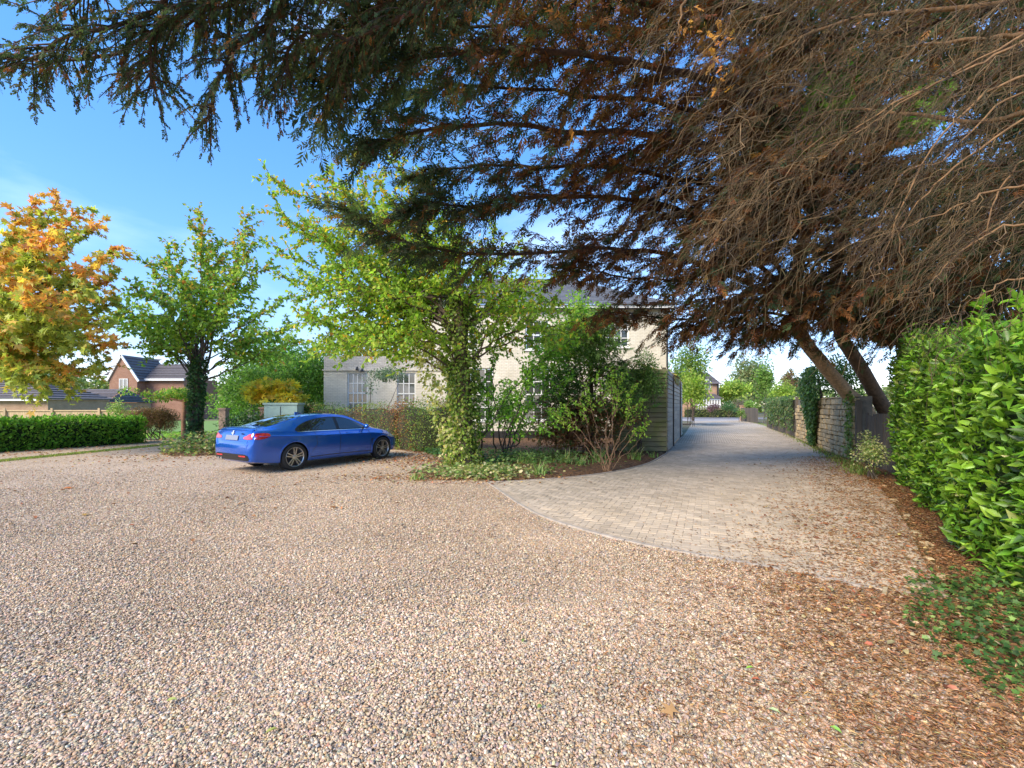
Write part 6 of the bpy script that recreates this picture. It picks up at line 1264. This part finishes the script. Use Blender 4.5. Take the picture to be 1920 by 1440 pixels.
def rear_x(y, z):
    lo, hi = 0.0, 1.2
    if z > section(0)[-1, 1] or z < section(0)[0, 1] or True:
        f = lambda x: (lambda s: (float(np.interp(z, s[1:, 1], s[1:, 0])) if s[0, 1] <= z <= s[-1, 1] else -1))(section(x))
        for _ in range(26):
            m = (lo+hi)/2
            if f(m) >= abs(y): hi = m
            else: lo = m
    return hi
car = thing('blue_car', 'metallic blue four door fastback car parked on the gravel, tail to the left', 'car', (0, 0, 0))
# car local frame: x forward from the tail, y left, z up; rear axle at x=1.06, right wheel contact y=-0.8
car.rotation_euler = (0, 0, CARA); c_, s_ = math.cos(CARA), math.sin(CARA); car.location = (CARX - (1.06*c_ + .80*s_), CARY - (1.06*s_ - .80*c_), 0)
m = len(SECS[0]); V = []
for x, s in zip(XS, SECS):
    V += [(x, -a, b) for a, b in s] + [(x, a, b) for a, b in s[-2:0:-1]]
k_ = 2*m-2; F = [(i*k_+j, i*k_+(j+1) % k_, (i+1)*k_+(j+1) % k_, (i+1)*k_+j) for i in range(len(XS)-1) for j in range(k_)]
bm = bmesh.new(); bv = [bm.verts.new(v) for v in V]
for f in F: bm.faces.new([bv[i] for i in f])
bm.faces.new(bv[:k_]); bm.faces.new(bv[-k_:][::-1]); bmesh.ops.recalc_face_normals(bm, faces=bm.faces)
body_me = bpy.data.meshes.new('body'); bm.to_mesh(body_me); bm.free(); body_me.materials.append(MP); body_me.materials.append(M_TRIM)
tmp = bpy.data.objects.new('tmp_body', body_me); COL.objects.link(tmp); cutters = []
AX = ((1.06, .33), (3.87, .33))
for ax, az in AX:
    for sg in (-1, 1):
        mb = MB(); mb.tube([(ax, sg*.62, az+.005), (ax, sg*1.2, az+.005)], [.372, .372], 40); cm = mb.mesh('cut', M_TRIM); bmc = bmesh.new(); bmc.from_mesh(cm); bmesh.ops.remove_doubles(bmc, verts=bmc.verts, dist=1e-5); bmesh.ops.recalc_face_normals(bmc, faces=bmc.faces); bmc.to_mesh(cm); bmc.free()
        co = bpy.data.objects.new('tmp_cut', cm); COL.objects.link(co); cutters.append(co)
        md = tmp.modifiers.new('b', 'BOOLEAN'); md.operation = 'DIFFERENCE'; md.solver = 'EXACT'; md.object = co; md.material_mode = 'TRANSFER'
dg = bpy.context.evaluated_depsgraph_get(); ev = tmp.evaluated_get(dg); fin = bpy.data.meshes.new_from_object(ev, depsgraph=dg)
for o in cutters + [tmp]: bpy.data.objects.remove(o, do_unlink=True)
fin.name = 'body'
if not fin.materials: fin.materials.append(MP)
fin.polygons.foreach_set('use_smooth', np.ones(len(fin.polygons), bool)); fin.set_sharp_from_angle(angle=R(38)); body = link('body', fin, car)
def patch(name, outline, fn, mat, parent, off=.004, res=.05, smooth=True, thick=0):
    """fill a 2D outline and lay it on the body by fn(u,v)->(point, normal)"""
    bm = bmesh.new(); vs_ = [bm.verts.new((u, v, 0)) for u, v in outline]; f = bm.faces.new(vs_)
    us = [p[0] for p in outline]; vv = [p[1] for p in outline]
    for ax_, (a, b) in enumerate(((min(us), max(us)), (min(vv), max(vv)))):
        for q in np.arange(a+res, b, res):
            co_ = (q, 0, 0) if ax_ == 0 else (0, q, 0); no = (1, 0, 0) if ax_ == 0 else (0, 1, 0)
            bmesh.ops.bisect_plane(bm, geom=bm.verts[:]+bm.edges[:]+bm.faces[:], plane_co=co_, plane_no=no, dist=1e-6)
    bmesh.ops.triangulate(bm, faces=bm.faces)
    for v in bm.verts: v.co = fn(v.co.x, v.co.y, off)
    bmesh.ops.recalc_face_normals(bm, faces=bm.faces)
    if thick:
        r = bmesh.ops.extrude_edge_only(bm, edges=[e for e in bm.edges if e.is_boundary])
        cen = sum((v.co for v in bm.verts), Vector())/len(bm.verts)
    me = bpy.data.meshes.new(name); bm.to_mesh(me); bm.free(); me.materials.append(mat)
    if smooth: me.polygons.foreach_set('use_smooth', np.ones(len(me.polygons), bool))
    return link(name, me, parent)
def right(u, v, off): return Vector((u, -(side_y(u, v)+off), v))
def left(u, v, off): return Vector((u, side_y(u, v)+off, v))
def rear(y, z, off): return Vector((rear_x(y, z)-off, y, z))
def top(x, y, off): return Vector((x, y, top_z(x, y)+off))
def arc(pts, n=28): return [tuple(p[:2]) for p in spline([(a, b, 0) for a, b in pts], n)]
win_top = arc([(1.10,.995),(1.28,1.105),(1.6,1.215),(2.05,1.285),(2.5,1.285),(2.85,1.215),(3.15,1.085),(3.36,.965)], 26)
def top_at(x): return float(np.interp(x, [p[0] for p in win_top], [p[1] for p in win_top]))
def pane_outline(x0, x1, zb=.962, inset=.018, lean0=0, lean1=0):
    xs = np.linspace(x0, x1, 12); up = [(x+(lean0 if i == 0 else lean1 if i == 11 else 0), max(zb+.004, top_at(x+(lean0 if i == 0 else lean1 if i == 11 else 0))-inset)) for i, x in enumerate(xs)]
    return [(x0, zb), (x1, zb)] + up[::-1]
frame = [(1.10,.99),(1.15,.945)] + [(3.38,.935)] + win_top[::-1][:-1]
for fn in (right, left):
    fr = patch('window_trim', frame, fn, M_TRIM, car, .003)
    for x0, x1 in ((1.24, 1.56), (1.60, 2.32), (2.42, 3.24)): patch('side_window', pane_outline(x0, x1), fn, M_CG, car, .007)
    patch('door_gap', [(1.62,.935),(1.66,.60),(1.52,.40),(1.53,.40),(1.672,.60),(1.632,.935)], fn, M_TRIM, car, .002); patch('door_gap', [(2.38,.93),(2.36,.27),(2.372,.27),(2.392,.93)], fn, M_TRIM, car, .002); patch('door_gap', [(3.36,.925),(3.42,.60),(3.40,.27),(3.412,.27),(3.432,.60),(3.372,.925)], fn, M_TRIM, car, .002)
    patch('belt_trim', [(1.16,.936),(3.36,.926),(3.37,.938),(1.14,.949)], fn, M_CHROME, car, .008)
    patch('side_vent', [(3.44,.62),(3.47,.48),(3.485,.48),(3.47,.60),(3.55,.64),(3.54,.655)], fn, M_TRIM, car, .004)
    patch('sill_line', arc([(1.50,.30),(2.2,.315),(3.2,.305),(3.44,.29)], 10) + arc([(3.44,.272),(3.2,.285),(2.2,.295),(1.5,.28)], 10), fn, M_TRIM, car, .003)
    patch('sill_skirt', arc([(1.47,.235),(2.2,.245),(3.2,.235),(3.46,.225)], 10) + arc([(3.46,.19),(3.2,.19),(2.2,.19),(1.47,.19)], 10), fn, M_TRIM, car, .004)
    for hxx in (1.78, 2.56):
        h = patch('door_handle', arc([(hxx,.842),(hxx+.1,.858),(hxx+.2,.85)], 8) + arc([(hxx+.2,.832),(hxx+.1,.822),(hxx,.828)], 8), fn, MP, car, .026); patch('handle_recess', [(hxx+.03,.86),(hxx+.17,.86),(hxx+.17,.81),(hxx+.03,.81)], fn, M_TRIM, h, .003)
    sg = -1 if fn is right else 1
    mb = MB(); rg = [(3.02,.955),(3.10,.95),(3.17,.965)]; 
    for dx, dz in ((0, 0),): pass
    bm = bmesh.new(); bmesh.ops.create_uvsphere(bm, u_segments=14, v_segments=10, radius=1)
    for v in bm.verts: v.co = Vector((3.20 + v.co.x*.075 - .03*v.co.y*sg, sg*(.965 + 0*v.co.y) + v.co.y*.105, 1.005 + v.co.z*.065))
    me = bpy.data.meshes.new('mirror'); bm.to_mesh(me); bm.free(); me.materials.append(MP); me.polygons.foreach_set('use_smooth', np.ones(len(me.polygons), bool)); mi = link('mirror', me, car)
    mb = MB(); mb.bar((3.22, sg*.80, .955), (3.20, sg*.93, .975), .05, .03); part('mirror_arm', mb, M_TRIM, mi)
    # lamps
    patch('tail_lamp', arc([(.10,.815),(.20,.81),(.33,.83),(.43,.88),(.45,.915),(.40,.945),(.28,.955),(.12,.945)], 20), fn, M_RED, car, .007, res=.03)
    patch('head_lamp', arc([(4.02,.70),(4.2,.735),(4.33,.72),(4.42,.66),(4.36,.63),(4.2,.65)], 16), fn, M_HEAD, car, .006, res=.03)
    # arch lip
    for ax, az in AX:
        n_ = 24; mb = MB(); V = []
        for i in range(n_+1):
            t = R(-14 + 208*i/n_)
            for rr_, oo in ((.371, .0), (.392, .012), (.41, .001)): 
                xx, zz = ax+rr_*math.cos(t), az+rr_*math.sin(t); zz = max(zz, .2); V.append((xx, sg*(side_y(xx, zz)+oo), zz))
        mb.add(V, [(3*i+k, 3*i+k+1, 3*i+4+k, 3*i+3+k) for i in range(n_) for k in range(2)]); part('arch_lip', mb, MP, body, smooth=True)
for sg in (-1, 1):
    patch('tail_lamp', [(sg*a, b) for a, b in ((.47,.845),(.50,.82),(.60,.812),(.80,.812),(.80,.945),(.70,.94),(.60,.895),(.52,.875))], rear, M_RED, car, .008, res=.04)
    patch('reflector', [(sg*a, b) for a, b in ((.36,.405),(.64,.405),(.64,.435),(.36,.435))], rear, M_RED, car, .012, res=.05)
patch('bumper_insert', [(-.68,.315),(.68,.315),(.74,.36),(.70,.44),(.60,.465),(-.60,.465),(-.70,.44),(-.74,.36)], rear, M_TRIM, car, .006, res=.06)
patch('number_plate', [(-.27,.785),(.27,.785),(.27,.895),(-.27,.895)], rear, M_PLATE, car, .018, res=.2, smooth=False)
patch('boot_gap', [(-.46,.765),(.46,.765),(.46,.772),(-.46,.772)], rear, M_TRIM, car, .004, res=.08)
patch('boot_gap', [(-.80,.805),(.80,.805),(.80,.811),(-.80,.811)], rear, M_TRIM, car, .003, res=.08)
# small round emblem and blurred model lettering on the boot lid
mb = MB(); rx = rear_x(0, .955)-.012
for k in range(16): a, b = 2*math.pi*k/16, 2*math.pi*(k+1)/16; mb.add([(rx, 0, .955), (rx, .041*math.cos(a), .955+.041*math.sin(a)), (rx, .041*math.cos(b), .955+.041*math.sin(b))], [(0, 1, 2)], (1, 1, 1) if k//4 % 2 else (.1, .3, .8))
M_EMB = m_plain('emblem', (.75,.75,.78), .25, use_tint=True); em = part('emblem', mb, M_EMB, car); mb = MB()
P = [(rx-.001, .044*math.cos(2*math.pi*k/20), .955+.044*math.sin(2*math.pi*k/20)) for k in range(21)]; mb.tube(P, [.007]*21, 5, cap=False); part('emblem_ring', mb, M_CHROME, em, smooth=True)
fc = bpy.data.curves.new('lettering', 'FONT'); fc.body = '420d'; fc.size = .062; fc.extrude = .004; fo = bpy.data.objects.new('tmp_text', fc); COL.objects.link(fo); dg = bpy.context.evaluated_depsgraph_get(); tm = bpy.data.meshes.new_from_object(fo.evaluated_get(dg)); bpy.data.objects.remove(fo, do_unlink=True)
tm.materials.clear(); tm.materials.append(M_CHROME); lt = link('lettering', tm, car); lt.matrix_local = Matrix(((0, 0, -1, rear_x(-.42, .935)-.012), (-1, 0, 0, -.36), (0, 1, 0, .915), (0, 0, 0, 1)))
rg_out = [(.46, .0)] ; ys = np.linspace(-1, 1, 9)
patch('rear_window', [(.50, y*.60) for y in ys] + [(1.0, .585), (1.46, .50)] + [(1.50, y*.46) for y in ys[::-1]] + [(1.46, -.50), (1.0, -.585)], top, M_CG, car, .006, res=.06)
patch('windscreen', [(3.50, y*.66) for y in ys] + [(3.2, .63), (2.84, .56)] + [(2.80, y*.52) for y in ys[::-1]] + [(2.84, -.56), (3.2, -.63)], top, M_CG, car, .006, res=.06)
patch('boot_spoiler', [(.10, y*.72) for y in ys] + [(.20, y*.70) for y in ys[::-1]], top, MP, car, .018, res=.05)
bm = bmesh.new(); vs_ = [bm.verts.new(v) for v in ((1.62, -.02, 1.365), (1.82, -.02, 1.385), (1.62, .02, 1.365), (1.82, .02, 1.385), (1.62, 0, 1.43))]
for f in ((0, 1, 4), (1, 3, 4), (3, 2, 4), (2, 0, 4)): bm.faces.new([vs_[i] for i in f])
me = bpy.data.meshes.new('aerial_fin'); bm.to_mesh(me); bm.free(); me.materials.append(MP); link('aerial_fin', me, car)
for sg in (1,): mb = MB(); mb.tube([(.0, sg*.45, .315), (.25, sg*.45, .315)], [.045, .045], 12); mb.tube([(.0, sg*.58, .315), (.25, sg*.58, .315)], [.045, .045], 12); part('exhaust', mb, M_CHROME, car, smooth=True, sharp=40)
mb = MB(); mb.box((.75, -.6, .19), (4.2, .6, .225)); part('underbody', mb, M_TRIM, car)
# wheels
def lathe(prof, n=36):
    V = [(r*math.cos(2*math.pi*i/n), y, r*math.sin(2*math.pi*i/n)) for i in range(n) for r, y in prof]; k = len(prof)
    return V, [(i*k+j, i*k+j+1, ((i+1) % n)*k+j+1, ((i+1) % n)*k+j) for i in range(n) for j in range(k-1)]
def wheel_meshes():
    ty = MB(); ty.add(*lathe([(.235,-.105),(.25,-.118),(.30,-.122),(.325,-.105),(.333,-.07),(.333,.07),(.325,.105),(.30,.118),(.235,.10)])); rim = MB(); rim.add(*lathe([(.24,-.108),(.245,-.113),(.232,-.112),(.222,-.085),(.215,-.02),(.215,.09)])); dk = MB(); dk.add(*lathe([(.005,-.02),(.216,-.02)]))
    sp = MB()
    for k in range(5):
        for da in (-.17, .17):
            a = 2*math.pi*k/5 + math.pi/2; p = Vector((math.cos(a)*.045 - math.sin(a)*da*.1, -.088, math.sin(a)*.045 + math.cos(a)*da*.1)); b = a+da; q = Vector((math.cos(b)*.226, -.100, math.sin(b)*.226)); sp.bar(p, q, .024, .028, up=(0, 1, 0))
    sp.add(*lathe([(.003,-.107),(.03,-.106),(.052,-.098),(.055,-.06)], 20)); nb = MB(); nb.add(*lathe([(.02,-.04),(.155,-.042),(.16,-.03)], 30))
    return [('tyre', ty.mesh('tyre', M_TYRE, True)), ('rim', rim.mesh('rim', M_ALLOY, True)), ('spokes', sp.mesh('spokes', M_ALLOY)), ('barrel', dk.mesh('barrel', M_DARKA)), ('brake_disc', nb.mesh('brake_disc', M_DARKA))]
WM = wheel_meshes(); WM[0][1].set_sharp_from_angle(angle=R(60))
for ax, az in AX:
    for sg in (-1, 1):
        wh = bpy.data.objects.new('wheel', None); COL.objects.link(wh); wh.parent = car; wh.empty_display_size = .1; wh.location = (ax, sg*.785, az); wh.rotation_euler = (0, RNG.uniform(0, .3), 0 if sg < 0 else math.pi)
        for nm, me in WM: link(nm, me, wh)
